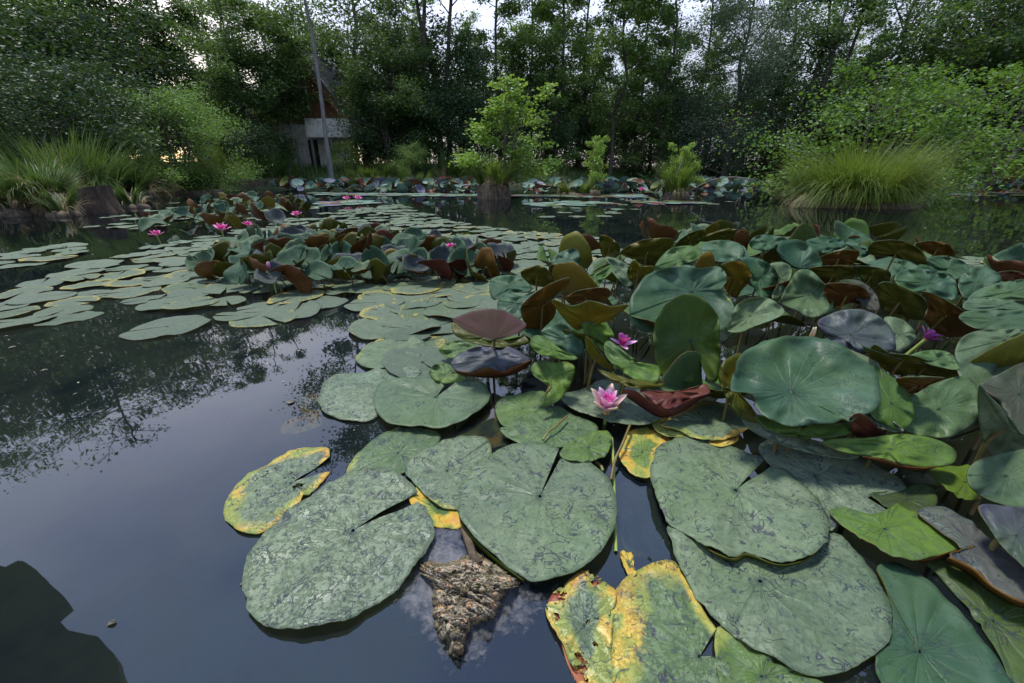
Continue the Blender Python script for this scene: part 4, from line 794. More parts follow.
L('deep green leaf below the pale leaf, partly hidden', [(755, 415), (775, 420), (800, 427), (830, 424), (850, 424), (848, 434), (820, 438), (790, 436), (765, 428)], None, z=.085, ab=(0, .5), c=(.6, 0, .1, 1), us='olive')
L('shiny dark leaf band between the great pale leaf and the mottled pad', [(740, 405), (760, 420), (790, 434), (830, 444), (860, 455), (845, 459), (805, 452), (770, 440), (745, 425)], None, z=.06, ab=(0, .4), c=(.33, .1, .7, 1))
L('big round dark green leaf in the shadow at right', [(905, 400), (930, 385), (965, 376), (980, 392), (980, 415), (960, 434), (930, 437), (905, 430), (893, 415)], None, z=.09, ab=(0, .5), c=(.45, 0, .1, 1))
L('orange brown leaf underside curling up at the right edge', [(979, 385), (988, 395), (1008, 415), (1024, 435), (1045, 440), (1045, 456), (1020, 450), (993, 456), (983, 440), (978, 415)], None, z=.125, side='U', us='maroon')
L('dark leaf with bronze bloom at the right edge', [(982, 384), (1003, 372), (1024, 362), (1055, 358), (1060, 432), (1024, 434), (1008, 415), (995, 398)], None, z=.13, ab=(-.2, .5), c=(.95, 0, .1, 1), us='maroon')
L('broad smooth green leaf at the right edge above the bronze leaf', [(955, 352), (960, 340), (970, 333), (985, 330), (1018, 329), (1055, 332), (1060, 365), (1024, 364), (1003, 373), (985, 392), (968, 390), (958, 372)], (1005, 340), z=.165, ab=(0, .6), c=(.25, 0, .08, 1))
L('folded olive leaf with a jagged crest right of the purple leaf', [(862, 346), (868, 349), (876, 345), (885, 352), (898, 354), (918, 357), (943, 367), (959, 371), (943, 377), (918, 375), (893, 374), (875, 362)], None, z=.152, side='U', us='olive', ab=(0, -1.2))
L('light green leaf behind the jagged olive leaf', [(910, 355), (930, 350), (948, 352), (957, 360), (959, 369), (943, 368), (918, 360)], None, z=.150, c=(.5, 0, .1, 1))
L('brown leaf keel below the jagged olive leaf', [(896, 379), (918, 377), (945, 378), (930, 385), (918, 392), (908, 393)], None, z=.14, side='U', us='brown')
L('upright olive leaf tongue in the middle of the near crowd', [(694, 382), (677, 381), (661, 375), (655, 355), (654, 330), (660, 312), (670, 301), (685, 294), (700, 297), (712, 307), (719, 320), (720, 340), (720, 360), (717, 381), (708, 380)], (691, 341), z=.155, ab=(0, 2.6), c=(.84, 0, .05, 1), us='olive', cup=.03, notch=True)
L('maroon boat shaped leaf with curled lips, right of the front flower', [(640, 390), (655, 391), (675, 391), (695, 387), (706, 384), (710, 393), (698, 397), (685, 401), (670, 409), (658, 406), (650, 401)], (672, 394), z=.085, ab=(0, .35), c=(.98, 0, .2, 1), us='maroon',
  lip=([(622, 389), (635, 391), (650, 401), (670, 409), (685, 401), (698, 396), (710, 393)], [(626, 397), (642, 408), (658, 417), (673, 416), (687, 409), (700, 400), (711, 395)]))
L('green leaf folded like a taco above the front flower, left half', [(582, 321), (592, 320), (607, 325), (614, 335), (612, 345), (605, 352), (595, 345), (586, 337)], None, z=.145, ab=(-.5, 1.0), c=(.66, 0, .05, 1), us='gold')
L('golden brown leaf underside below the taco fold', [(586, 337), (594, 344), (602, 355), (615, 370), (608, 370), (595, 362), (587, 350)], None, z=.135, side='U', us='gold')
L('glossy green leaf half right of the upper flower', [(604, 345), (610, 341), (625, 352), (640, 362), (658, 366), (660, 377), (652, 384), (635, 380), (620, 370), (607, 357)], None, z=.125, ab=(.1, .8), c=(.64, 0, .05, 1))
L('thin green leaf crescent under the glossy green leaf half', [(597, 369), (605, 372), (620, 376), (640, 382), (661, 380), (663, 386), (640, 389), (620, 384), (606, 377)], None, z=.105, ab=(0, .4), c=(.7, .1, .1, 1))
L('lime green leaf with its right side turned up, left of the front flower', [(575, 369), (568, 362), (555, 362), (540, 360), (531, 367), (533, 375), (545, 384), (551, 393), (541, 405), (546, 407), (560, 399), (570, 386)], (552, 378), z=.085, ab=(0, .6), c=(.7, .1, .1, 1))
L('blue green back of a cupped leaf left of the taco leaf', [(541, 333), (547, 326), (560, 323), (572, 329), (582, 340), (584, 350), (578, 357), (562, 350), (550, 341)], None, z=.135, ab=(0, 1.0), c=(.15, 0, .05, 1))
L('green front of a cupped leaf left of the taco leaf', [(530, 341), (537, 335), (550, 340), (562, 350), (577, 357), (573, 360), (560, 359), (542, 355), (532, 348)], None, z=.138, ab=(0, .3), c=(.62, 0, .05, 1))
L('pink ribbed leaf underside shaped like a shell', [(454, 319), (470, 312), (485, 309), (505, 311), (522, 321), (526, 326), (515, 334), (495, 339), (475, 335), (460, 327)], (495, 340), z=.115, side='U', us='pink', ab=(0, -1.4), dz=.0)
L('olive leaf beneath the pink shell leaf', [(452, 322), (460, 328), (476, 336), (496, 341), (525, 336), (529, 343), (505, 348), (475, 344), (455, 335)], None, z=.10, ab=(0, .5), c=(.7, 0, .1, 1))
L('dark purple boat shaped leaf with a brown keel, left end of the near crowd', [(451, 365), (455, 357), (470, 349), (490, 345), (510, 347), (525, 355), (530, 360), (515, 365), (502, 371), (485, 367), (470, 372), (457, 371)], (492, 358), z=.07, ab=(0, .45), c=(1.0, 0, .1, 1), us='brown',
  lip=([(454, 370), (470, 372), (485, 367), (502, 371), (515, 365), (531, 360)], [(457, 374), (475, 377), (492, 378), (508, 376), (525, 369), (532, 361)]))
L('orange brown upright leaf underside at the left of the near crowd', [(521, 307), (532, 295), (550, 284), (569, 278), (566, 288), (555, 296), (556, 312), (547, 325), (532, 334), (526, 327), (522, 317)], None, z=.165, side='U', us='brown')
L('golden olive leaf underside with a lit midrib', [(552, 300), (572, 306), (590, 301), (610, 306), (629, 305), (615, 317), (607, 322), (585, 322), (577, 330), (563, 318)], (590, 325), z=.165, side='U', us='gold')
L('reddish leaf underside behind the golden olive leaf', [(566, 297), (582, 290), (607, 288), (608, 298), (585, 303), (572, 305)], None, z=.18, side='U', us='brown')
L('olive leaf underside low at the left back of the near crowd', [(521, 272), (537, 265), (549, 271), (554, 286), (535, 286), (526, 281)], None, z=.19, side='U', us='olive')
L('brown leaf underside between two green leaves at the left back', [(549, 267), (564, 264), (577, 265), (583, 272), (575, 283), (554, 283)], None, z=.195, side='U', us='brown')
L('small blue green leaf at the left back of the near crowd', [(551, 263), (555, 256), (563, 251), (577, 249), (580, 262), (575, 267), (563, 267)], None, z=.195, c=(.08, 0, .05, 1))
L('curled green leaf with an olive flank, left back', [(577, 282), (595, 272), (611, 265), (613, 270), (602, 281), (596, 289), (580, 287)], None, z=.195, c=(.55, 0, .05, 1), us='gold')
L('green leaf standing behind the curled green leaf', [(605, 257), (617, 259), (630, 267), (636, 280), (627, 287), (615, 276), (609, 265)], None, z=.2, ab=(.2, 1), c=(.28, 0, .05, 1))
L('upright olive leaf at the back left corner of the near crowd', [(599, 238), (605, 235), (615, 241), (620, 249), (617, 257), (603, 257)], None, z=.215, side='U', us='olive', ab=(0, -3))
L('wide olive leaf underside at the back left of the near crowd', [(620, 253), (630, 245), (647, 239), (672, 239), (670, 250), (661, 262), (655, 267), (643, 265), (630, 258)], None, z=.215, side='U', us='olive')
L('light brown leaf fold in front of the wide olive underside', [(627, 272), (634, 259), (641, 266), (655, 267), (642, 284), (632, 282)], None, z=.21, side='U', us='gold')
L('dark green leaf behind the largest back leaf', [(655, 267), (670, 249), (695, 246), (702, 256), (685, 264), (675, 268)], None, z=.215, c=(.5, 0, .05, 1))
L('olive leaf underside on the back edge, centre', [(675, 246), (685, 236), (702, 229), (706, 235), (696, 245), (686, 247)], None, z=.225, side='U', us='olive')
L('second olive leaf underside on the back edge, centre', [(700, 241), (717, 231), (735, 229), (751, 238), (743, 247), (725, 242)], None, z=.225, side='U', us='olive')
L('fan shaped blue green leaf at the back, left of centre', [(700, 250), (707, 242), (725, 240), (740, 244), (745, 253), (740, 260), (720, 262), (707, 257)], None, z=.22, c=(.10, 0, .05, 1))
L('large blue green leaf behind the olive tongue', [(630, 315), (631, 297), (645, 277), (662, 269), (685, 265), (700, 268), (720, 267), (727, 280), (722, 290), (732, 302), (736, 313), (731, 326), (718, 331), (700, 326), (675, 326), (650, 332), (636, 327)], (692, 292), z=.17, ab=(.05, .9), c=(.12, .12, .08, 1), cup=.015)
L('upright blue green leaf right of the large one', [(739, 260), (750, 257), (765, 261), (775, 270), (779, 282), (775, 295), (765, 300), (757, 293), (750, 281)], None, z=.195, ab=(0, 1.1), c=(.08, 0, .05, 1))
L('pale leaf side folded against the upright blue green leaf', [(770, 264), (782, 262), (791, 267), (791, 276), (785, 292), (777, 300), (772, 296), (779, 282), (775, 270)], None, z=.197, ab=(-.5, 1.1), c=(.3, 0, .05, 1))
L('scoop shaped green leaf in front of the upright blue green leaf', [(727, 330), (732, 315), (737, 305), (750, 298), (767, 298), (780, 305), (784, 313), (772, 320), (755, 326), (740, 332)], (750, 316), z=.165, ab=(0, .6), c=(.3, 0, .05, 1), cup=.03)
L('tall rounded green leaf in the centre of the near crowd', [(781, 301), (790, 282), (797, 271), (810, 270), (822, 281), (830, 293), (833, 310), (822, 315), (810, 317), (795, 310)], None, z=.18, ab=(.1, .9), c=(.4, 0, .05, 1), cup=.03)
L('fan leaf with ribbed blue green face at the back, right of centre', [(777, 252), (780, 243), (795, 239), (812, 246), (820, 256), (821, 267), (800, 270), (787, 265)], (799, 268), z=.215, ab=(0, 1.2), c=(.06, 0, .05, 1))
L('pale blue green leaf at the back edge', [(750, 241), (760, 235), (780, 236), (788, 241), (775, 248), (765, 251), (752, 248)], None, z=.225, c=(.05, 0, .05, 1))
L('wide pale leaf on the back edge right of the fan leaf', [(805, 241), (825, 237), (842, 240), (845, 247), (828, 252), (815, 252)], None, z=.225, c=(.05, 0, .05, 1))
L('red brown leaf underside right of the fan leaf', [(820, 258), (830, 253), (845, 250), (859, 251), (856, 260), (847, 266), (822, 267)], None, z=.213, side='U', us='brown')
L('blue green leaf tip poking right of the red brown underside', [(845, 243), (857, 243), (869, 248), (871, 253), (865, 257), (858, 256)], None, z=.22, c=(.06, 0, .05, 1))
L('long olive leaf band in the centre', [(807, 270), (825, 266), (852, 266), (860, 273), (845, 281), (825, 282)], None, z=.198, side='U', us='olive')
L('second olive leaf band right of the long one', [(853, 267), (875, 267), (890, 272), (888, 282), (870, 287), (860, 278)], None, z=.2, side='U', us='olive')
L('curled brown leaf rim in the centre', [(825, 285), (845, 283), (862, 287), (870, 295), (868, 305), (852, 303), (835, 307), (827, 299)], None, z=.188, side='U', us='brown')
L('blue leaf behind the curled brown rim', [(839, 282), (857, 280), (872, 289), (880, 302), (879, 310), (865, 308), (855, 298)], None, z=.185, c=(.95, 0, .05, 1))
L('dark purple domed leaf above the great pale leaf', [(818, 323), (830, 314), (850, 309), (868, 311), (883, 319), (893, 332), (896, 345), (893, 351), (873, 351), (860, 354), (845, 346), (828, 338)], (850, 335), z=.165, ab=(.1, .8), c=(1.0, 0, .2, 1), us='maroon')
L('green leaf showing right of the dark purple leaf', [(885, 317), (903, 320), (915, 332), (913, 343), (900, 352), (890, 348), (888, 330)], None, z=.16, ab=(-.2, .8), c=(.3, 0, .1, 1))
L('dark brown leaf back with a red left edge', [(877, 286), (888, 282), (908, 289), (925, 300), (931, 318), (918, 320), (898, 317), (883, 312), (878, 298)], None, z=.183, side='U', us='olive')
L('large brown leaf back with a pointed tip at right', [(923, 292), (940, 297), (965, 312), (985, 329), (963, 337), (940, 335), (925, 322), (928, 306)], None, z=.178, side='U', us='brown')
L('blue green leaf with a crumpled green edge at right back', [(895, 281), (900, 271), (918, 268), (943, 273), (955, 280), (958, 292), (951, 300), (930, 293), (910, 291)], None, z=.197, c=(.12, .1, .1, 1))
L('flat blue green leaf behind the crumpled one', [(927, 258), (948, 256), (968, 265), (966, 277), (955, 280), (943, 273), (931, 268)], None, z=.215, c=(.12, 0, .05, 1))
L('fan leaf with a red corner at right back', [(958, 283), (968, 270), (983, 267), (998, 273), (1000, 282), (975, 298), (965, 299)], None, z=.2, c=(.10, .05, .05, 1))
L('small red and yellow leaf corner at the right back', [(998, 273), (1010, 271), (1024, 273), (1035, 278), (1020, 281), (1001, 281)], None, z=.2, side='U', us='maroon')
L('dark blue green leaf at the right margin, upper', [(968, 299), (980, 289), (1003, 282), (1040, 279), (1060, 290), (1050, 300), (1005, 299), (978, 298)], None, z=.195, c=(.2, 0, .05, 1))
L('flat green leaf at the right margin, middle', [(964, 303), (975, 298), (1005, 299), (1045, 304), (1045, 312), (1005, 310), (968, 310)], None, z=.188, ab=(0, .4), c=(.22, 0, .05, 1))
L('flat green leaf at the right margin, lower', [(959, 317), (968, 311), (1005, 310), (1050, 312), (1050, 331), (993, 331), (970, 326)], None, z=.182, ab=(0, .4), c=(.18, 0, .05, 1))
L('olive brown leaf hump on the back edge at right', [(868, 248), (878, 241), (903, 241), (920, 250), (930, 267), (915, 265), (893, 257), (872, 255)], None, z=.218, side='U', us='olive')
L('red brown leaf on the back edge at far right', [(915, 245), (930, 241), (945, 243), (954, 249), (953, 257), (935, 256)], None, z=.222, side='U', us='brown')
L('small blue green leaf under the olive brown hump', [(893, 262), (905, 260), (918, 267), (903, 272), (895, 275)], None, z=.21, c=(.12, 0, .05, 1))
L('olive leaf with a torn rim between the large blue green leaves', [(721, 265), (740, 261), (751, 272), (750, 280), (742, 290), (735, 298), (724, 288), (727, 276)], None, z=.19, side='U', us='gold')
L('broad pale leaf at the far left of the near crowd', [(490, 281), (495, 277), (508, 275), (525, 278), (532, 287), (528, 292), (508, 293), (495, 300), (490, 294)], None, z=.15, c=(.08, 0, .05, 1))
L('pale leaf below the far left one', [(498, 300), (508, 293), (522, 296), (535, 291), (540, 296), (525, 306), (521, 318), (505, 319), (498, 312)], None, z=.14, c=(.08, 0, .05, 1))
L('small green leaf bowl in front of the pale left leaves', [(439, 350), (452, 341), (470, 342), (478, 350), (468, 358), (450, 358)], None, z=.04, ab=(0, .4), c=(.6, 0, .2, 1))
L('little green leaf curl below the purple boat leaf', [(429, 372), (436, 364), (448, 364), (457, 373), (466, 379), (450, 384), (435, 381)], None, z=.03, ab=(0, .4), c=(.7, 0, .2, 1))

# leaves filling the lower storey of the near crowd
random.seed(11)
NEAR = [(500, 300), (560, 262), (600, 248), (700, 238), (860, 244), (960, 258), (1120, 300), (1120, 440), (1010, 470), (900, 440), (800, 425), (720, 410), (600, 385), (520, 345)]
cnt = 0; placed = []
NW = [('left', 480, 640), ('centre', 640, 800), ('right', 800, 960), ('far right', 960, 1300)]
tries = 0
while cnt < 78 and tries < 20000:
    tries += 1
    x = random.uniform(-.4, 2.6); y = random.uniform(.75, 2.7)
    p = project((x, y, .1))
    if p is None or not inpoly(p, NEAR): continue
    if any((x-a)**2+(y-b)**2 < .085**2 for a, b in placed): continue
    placed.append((x, y)); cnt += 1
    h = min(zdef(p[1])*.62, zdef(p[1])-.05)*random.uniform(.7, 1.1)
    pr = random.randrange(len(RAISED)); tn = random.choice([.08, .12, .2, .3, .45, .6, .85])
    c_ = (tn, 0, .1, 1)
    z_ = [w for w, a, b in NW if a <= p[0] < b] or ['left']
    dp = 'rear' if p[1] < 290 else 'middle' if p[1] < 350 else 'front'
    rr_ = random.uniform(.075, .12)
    raised(x, y, rr_, h, R(random.uniform(5, 45)), random.uniform(0, 6.28), c_, pr,
           'low %s %s leaf in the under layer, %s %s of near crowd' % ('small' if rr_ < .09 else 'large' if rr_ > .105 else 'medium', COLW(c_), z_[0], dp), 'low leaves under the near crowd')

# ------------------------------------------------------------------ drift of floating pads
random.seed(5)
DRIFT = [([(400, 258), (520, 246), (660, 252), (600, 290), (510, 335), (470, 380), (430, 400), (385, 345), (375, 305)], 95, .075, 'in the main drift'),
         ([(20, 292), (100, 262), (190, 238), (260, 228), (330, 212), (400, 205), (450, 222), (520, 232), (600, 238), (640, 262), (560, 300), (500, 340), (470, 370), (430, 395), (400, 350), (350, 340), (385, 310), (350, 298), (290, 315), (205, 332), (150, 328), (90, 312), (40, 330)], 275, .105, 'in the main drift'),
         ([(100, 216), (150, 207), (200, 200), (290, 196), (345, 210), (300, 222), (250, 232), (190, 232), (120, 236), (75, 232)], 46, .10, 'in the far left drift'),
         ([(-10, 262), (20, 250), (75, 243), (110, 250), (50, 262), (0, 268)], 9, .12, 'in the sparse streak at the left margin'),
         ([(-20, 325), (0, 308), (30, 306), (40, 318), (10, 330)], 4, .12, 'at the left margin below the streak'),
         ([(520, 214), (560, 206), (620, 204), (650, 208), (620, 216), (560, 220)], 14, .16, 'in the small far patch right of the tussock'),
         ([(640, 200), (760, 200), (700, 206), (640, 206)], 8, .2, 'beside the slim tussock'),
         ([(945, 262), (985, 256), (1030, 268), (1000, 272)], 5, .12, 'on the open water at the right')]
allp = []; SPEC = []
MIDC = [(200, 262), (230, 250), (300, 242), (400, 240), (480, 252), (505, 264), (470, 280), (400, 280), (340, 284), (270, 284), (215, 278)]
zi = 0
for poly, want, mind, where in DRIFT:
    got = tries = 0; xs = [ground(a, b).x for a, b in poly]; ys = [ground(a, b).y for a, b in poly]
    while got < want and tries < 40000:
        tries += 1
        x = random.uniform(min(xs), max(xs)); y = random.uniform(min(ys), max(ys)); p = project((x, y, 0))
        if not inpoly(p, poly): continue
        if where == 'in the main drift' and (inpoly((p[0], p[1]), MIDC) or random.random() < (.45 if p[1] < 245 else 0)): continue
        if any((x-a)**2+(y-b)**2 < mind**2 for a, b in allp[-280:]): continue
        allp.append((x, y)); got += 1; zi += 1
        tn = random.choice([.22, .27, .3, .3, .33, .36, .40, .5]); ye = random.choice([0, 0, .1, .2, .3, .4])
        c_ = (tn, ye, random.uniform(.65, 1.0), random.choice([1.0, .93, .9, .88]))
        r_ = random.uniform(.075, .128) if where != 'in the sparse streak at the left margin' else random.uniform(.09, .13)
        size = 'small' if r_ < .10 else 'large' if r_ > .12 else 'medium'
        if where == 'in the main drift':
            sec = ['far left tail', 'left tail', 'outer left part', 'inner left part', 'left middle part', 'right middle part', 'right part', 'far right part'][sum(p[0] >= q for q in (80, 160, 230, 300, 365, 430, 500))]
            dp = 'far side' if p[1] < 240 else 'behind middle clump' if p[1] < 262 else 'beside middle clump' if p[1] < 292 else 'near side' if p[1] < 325 else 'nearest edge'
            w = '%s of main drift, %s' % (sec, dp)
        else: w = where
        SPEC.append((r_*r_*abs(CAMH/(x*x+y*y))/math.hypot(x, y), (x, y, r_, .003+.010*random.random(), c_, '%s %s pad, %s' % (size, COLW(c_), w), 'floating pads of the drifts', R(random.uniform(-2, 2)), R(random.uniform(-2, 2)), random.uniform(.85, 1))))
SPEC.sort(key=lambda q: -q[0])
seen = {}
for q in SPEC[:262]: flatpad(*q[1])
V, Fq, MI, UV = [], [], [], []
for q in SPEC[262:]:
    x, y, r_, z_, c_, lb_, gr_, ax, ay, asp = q[1]; me = random.choice(FLAT); b0 = len(V)
    M = Matrix.Translation((x, y, z_)) @ Matrix.Rotation(random.uniform(0, 6.28), 4, 'Z') @ Matrix.Diagonal((r_, r_*asp, r_*.5, 1))
    V += [tuple(M @ v.co) for v in me.vertices]; uu = {}
    for p in me.polygons:
        Fq.append(tuple(b0+k for k in p.vertices)); MI.append(p.material_index)
        for li, vi in zip(p.loop_indices, p.vertices): uu[vi] = tuple(me.uv_layers[0].data[li].uv)
    UV += [uu.get(k, (0, 0)) for k in range(len(me.vertices))]
if V:
    o = mesh('small_far_pads', V, Fq, [TOP, UND['brown']], MI, UV); o.color = (.3, .1, .5, 1); tag(o, 'smaller floating pads filling the rear of the drifts', 'lily pads', kind='stuff')

# ------------------------------------------------------------------ raised leaf clumps farther out
def clump(poly, n, mind, hs, rs, name, seed, grp, ymax=99):
    random.seed(seed); pl = []; tries = got = 0
    xs = [ground(a, b).x for a, b in poly]; ys = [ground(a, b).y for a, b in poly]
    cx = sum(xs)/len(xs)
    while got < n and tries < 30000:
        tries += 1; x = random.uniform(min(xs), max(xs)); y = random.uniform(min(ys), max(ys)); p = project((x, y, 0))
        if not inpoly(p, poly): continue
        if any((x-a)**2+(y-b)**2 < mind**2 for a, b in pl): continue
        pl.append((x, y)); got += 1
        px0 = min(q[0] for q in poly); px1 = max(q[0] for q in poly); py0 = min(q[1] for q in poly); py1 = max(q[1] for q in poly)
        fx = (p[0]-px0)/(px1-px0); fy = (p[1]-py0)/(py1-py0)
        edge = min(fx, 1-fx)*4; h = hs*random.uniform(.25, 1.0)*min(1, .35+edge)
        u = random.random()
        if u < .5:   # top faces up / towards the viewer
            tn = random.choice([.03, .06, .1, .2, .3, 1.0]); tl = R(random.uniform(10, 55)); az = R(random.uniform(-140, -40)); pr = random.choice([0, 1, 4, 8, 8, 10])
        else:        # shows its under side
            tn = random.choice([.1, .3, .6, 1.0]); tl = R(random.uniform(35, 75)); az = R(random.uniform(30, 150)); pr = random.choice([0, 1, 2, 3, 5, 6, 7, 9, 10, 11])
        c_ = (tn, 0, .15, 1)
        w = ('left end' if fx < .2 else 'left half' if fx < .45 else 'middle' if fx < .6 else 'right half' if fx < .82 else 'right end') + (', back row' if fy < .4 else ', middle row' if fy < .7 else ', front row')
        sz_ = random.uniform(*rs); lb = ('%s' % ('small ' if sz_ < rs[0]+.3*(rs[1]-rs[0]) else 'large ' if sz_ > rs[0]+.7*(rs[1]-rs[0]) else ''))+('%s leaf facing up, %s, %s' if u < .5 else '%s leaf showing its underside, %s, %s') % (COLW(c_), name, w)
        raised(x, y, sz_, h+.02, tl, az, c_, pr, lb, grp)
clump([(185, 272), (215, 262), (270, 251), (330, 247), (400, 247), (480, 257), (518, 270), (480, 286), (400, 285), (350, 292), (270, 296), (210, 292)], 120, .066, .095, (.062, .092), 'middle leaf clump', 3, 'raised leaves of the middle clump')
clump([(135, 234), (165, 216), (210, 206), (265, 203), (310, 210), (300, 220), (250, 232), (190, 238)], 56, .12, .13, (.075, .11), 'far left leaf clump', 4, 'raised leaves of the far left clump')
# ------------------------------------------------------------------ flowers
def petmat(name, c1, c2, c3):
    m, nt = newmat(name); tc = N(nt, 'ShaderNodeTexCoord'); uv = N(nt, 'ShaderNodeSeparateXYZ'); nt.links.new(tc.outputs['UV'], uv.inputs[0])
    c = ramp(nt, uv.outputs[0], [(0, c1), (.5, c2), (1, c3)]).outputs[0]
    st = math_(nt, 'PINGPONG', math_(nt, 'MULTIPLY', uv.outputs[1], 7.0), .5)
    c = mixc(nt, math_(nt, 'MULTIPLY', st, .35), c, c1)
    b = N(nt, 'ShaderNodeBsdfPrincipled', i={'Roughness': .45}); nt.links.new(c, b.inputs['Base Color'])
    t = N(nt, 'ShaderNodeBsdfTranslucent'); nt.links.new(c, t.inputs[0]); ms = N(nt, 'ShaderNodeMixShader', i={0: .35})
    nt.links.new(b.outputs[0], ms.inputs[1]); nt.links.new(t.outputs[0], ms.inputs[2]); out(nt, ms.outputs[0]); return m
PET_IN = petmat('petal_magenta', (.62, .015, .22), (.74, .04, .34), (.82, .20, .52))
PET_OUT = petmat('petal_pale_pink', (.75, .12, .40), (.82, .34, .60), (.86, .60, .74))
SEPAL = petmat('sepal_cream', (.55, .40, .25), (.80, .50, .55), (.84, .66, .50))
PET_PUR = petmat('petal_purple', (.35, .02, .25), (.45, .06, .38), (.5, .15, .45))
CREAM = petmat('petal_cream', (.75, .55, .35), (.80, .66, .42), (.82, .74, .55))
STAM = simple('stamens', (.75, .35, .05), (.9, .6, .1), 40, .5)
def petal_mesh(name, Lg, Wd, curl, openr, mat):
    rows, uvs = [], []; m, n = 8, 7
    for i in range(m):
        t = i/(m-1); w = Wd*(math.sin(math.pi*min(1, (t*.82+.12)))**.8)*(1 if t < .97 else .25); row = []; uu = []
        a = openr-curl*t          # elevation angle along the petal
        xr = Lg*t*math.cos(openr-curl*t*.5); zr = Lg*t*math.sin(openr-curl*t*.5)
        for j in range(n):
            s = (j/(n-1)-.5)*2
            row.append(Vector((xr-abs(s)**2*w*.35*math.sin(a)*-1*0-abs(s)**2*w*.30, s*w, zr+abs(s)**2*w*.25))); uu.append((t, j/(n-1)))
        rows.append(row); uvs.append(uu)
    V, Fc, MI, UV = [], [], [], []; sheet(rows, False, uvs, 0, 0, .0006/.04*Lg, V, Fc, MI, UV)
    me = bpy.data.meshes.new(name); me.from_pydata(V, [], Fc); me.materials.append(mat); me.polygons.foreach_set('use_smooth', np.ones(len(Fc), dtype=bool))
    l = me.uv_layers.new(name='UVMap'); idx = np.empty(len(me.loops), dtype=np.int32); me.loops.foreach_get('vertex_index', idx)
    l.data.foreach_set('uv', np.array(UV, dtype=np.float32)[idx].ravel()); me.update(); return me
def flower(loc, size, label, rings, tilt=(0, 0), rz=0, stem=True, group='pink water lily flowers'):
    """rings: (count, length, width, elevation deg, material key, start deg)"""
    root = empty('water_lily_flower', loc); root.rotation_euler = (R(tilt[0]), R(tilt[1]), R(rz)); tag(root, label, 'flower', group)
    for nm, cnt, Lg, Wd, el, curl, mt, st in rings:
        me = petal_mesh(nm, Lg*size, Wd*size, R(curl), R(el), mt)
        for k in range(cnt):
            p = bpy.data.objects.new(nm, me); COL.objects.link(p); p.parent = root
            p.rotation_euler = (0, R(random.uniform(-5, 5)), R(st+360*k/cnt+random.uniform(-5, 5)))
            s_ = random.uniform(.92, 1.06); p.scale = (s_, s_, s_)
    V, Fc = [], []
    for k in range(14):
        a = k*2.4; r_ = .12*size*math.sqrt(k/14); tube([(r_*math.cos(a), r_*math.sin(a), 0), (r_*1.5*math.cos(a), r_*1.5*math.sin(a), .32*size)], .018*size, 4, V, Fc)
    mesh('stamens', V, Fc, [STAM], parent=root)
    if stem:
        V, Fc = tube([(0, 0, 0), (0.004, .004, -.05), (.0, .01, -.2)], .004, 6); mesh('stem', V, Fc, [STALKG], parent=root)
    return root
random.seed(2)
FULL = [('petal', 7, .66, .15, 88, 14, PET_IN, 10), ('petal', 8, .84, .18, 80, 10, PET_IN, 30), ('petal', 7, .98, .19, 68, 4, PET_OUT, 0), ('sepal', 5, 1.08, .20, 50, 0, SEPAL, 50)]
gp = ground(606, 412, .035)
flower((gp.x, gp.y, .033), .057, 'large pink water lily with cream sepals, nearest flower in the centre', FULL, (8, -4), 20)
gp = ground(622, 345, .13)
flower((gp.x, gp.y, .13), .034, 'smaller magenta water lily between two folded leaves above the nearest flower', [('petal', 7, .7, .2, 76, 8, PET_IN, 0), ('petal', 6, .85, .22, 60, 5, PET_IN, 25), ('sepal', 4, 1.05, .2, 18, -10, PET_OUT, 70)], (14, 0), 20)
gp = ground(812, 333, .185)
flower((gp.x, gp.y, .172), .034, 'closed cream lily bud standing behind the great pale leaf', [('petal', 4, .85, .16, 84, -4, CREAM, 0)], (10, 0), 0)
gp = ground(925, 340, .125)
flower((gp.x, gp.y, .125), .04, 'half open purple lily in the dark gap under the large brown leaf', [('petal', 5, .8, .2, 62, 8, PET_PUR, 0), ('petal', 4, .9, .2, 40, 5, PET_PUR, 30)], (10, 25), 0)
FAR = [('petal', 6, .7, .17, 76, 8, PET_IN, 0), ('petal', 7, .9, .18, 52, 5, PET_IN, 20), ('sepal', 5, 1.0, .18, 28, -5, PET_OUT, 0)]
for px, py, z, s, lb in [(505, 248, .05, .045, 'pink lily alone on the pads right of the middle leaf clump'),
                         (451, 248, .12, .045, 'pink lily at the right end of the middle leaf clump, leaning on a purple leaf'),
                         (222, 231, .10, .085, 'big pale pink lily in front of the far left leaf clump'),
                         (248, 226, .12, .06, 'small pink lily right of the big pale pink one'),
                         (157, 236, .06, .07, 'pink lily at the left end of the far left leaf clump'),
                         (297, 216, .12, .075, 'pink lily at the right end of the far left leaf clump'),
                         (347, 200, .05, .11, 'left one of two lilies on the far pads'),
                         (358, 200, .05, .13, 'right one of two lilies on the far pads'),
                         (641, 191, .12, .14, 'tiny salmon lily among the distant leaves, right of the tussock')]:
    g = ground(px, py, z); flower((g.x, g.y, z), s*.82, lb, FAR, (random.uniform(0, 20), random.uniform(-10, 10)), random.uniform(0, 90))
g = ground(268, 262, .14)
flower((g.x, g.y, .10), .05, 'closed rose coloured bud on the left of the middle leaf clump', [('petal', 5, .8, .22, 84, -6, PET_OUT, 0)], (0, 0), 0)

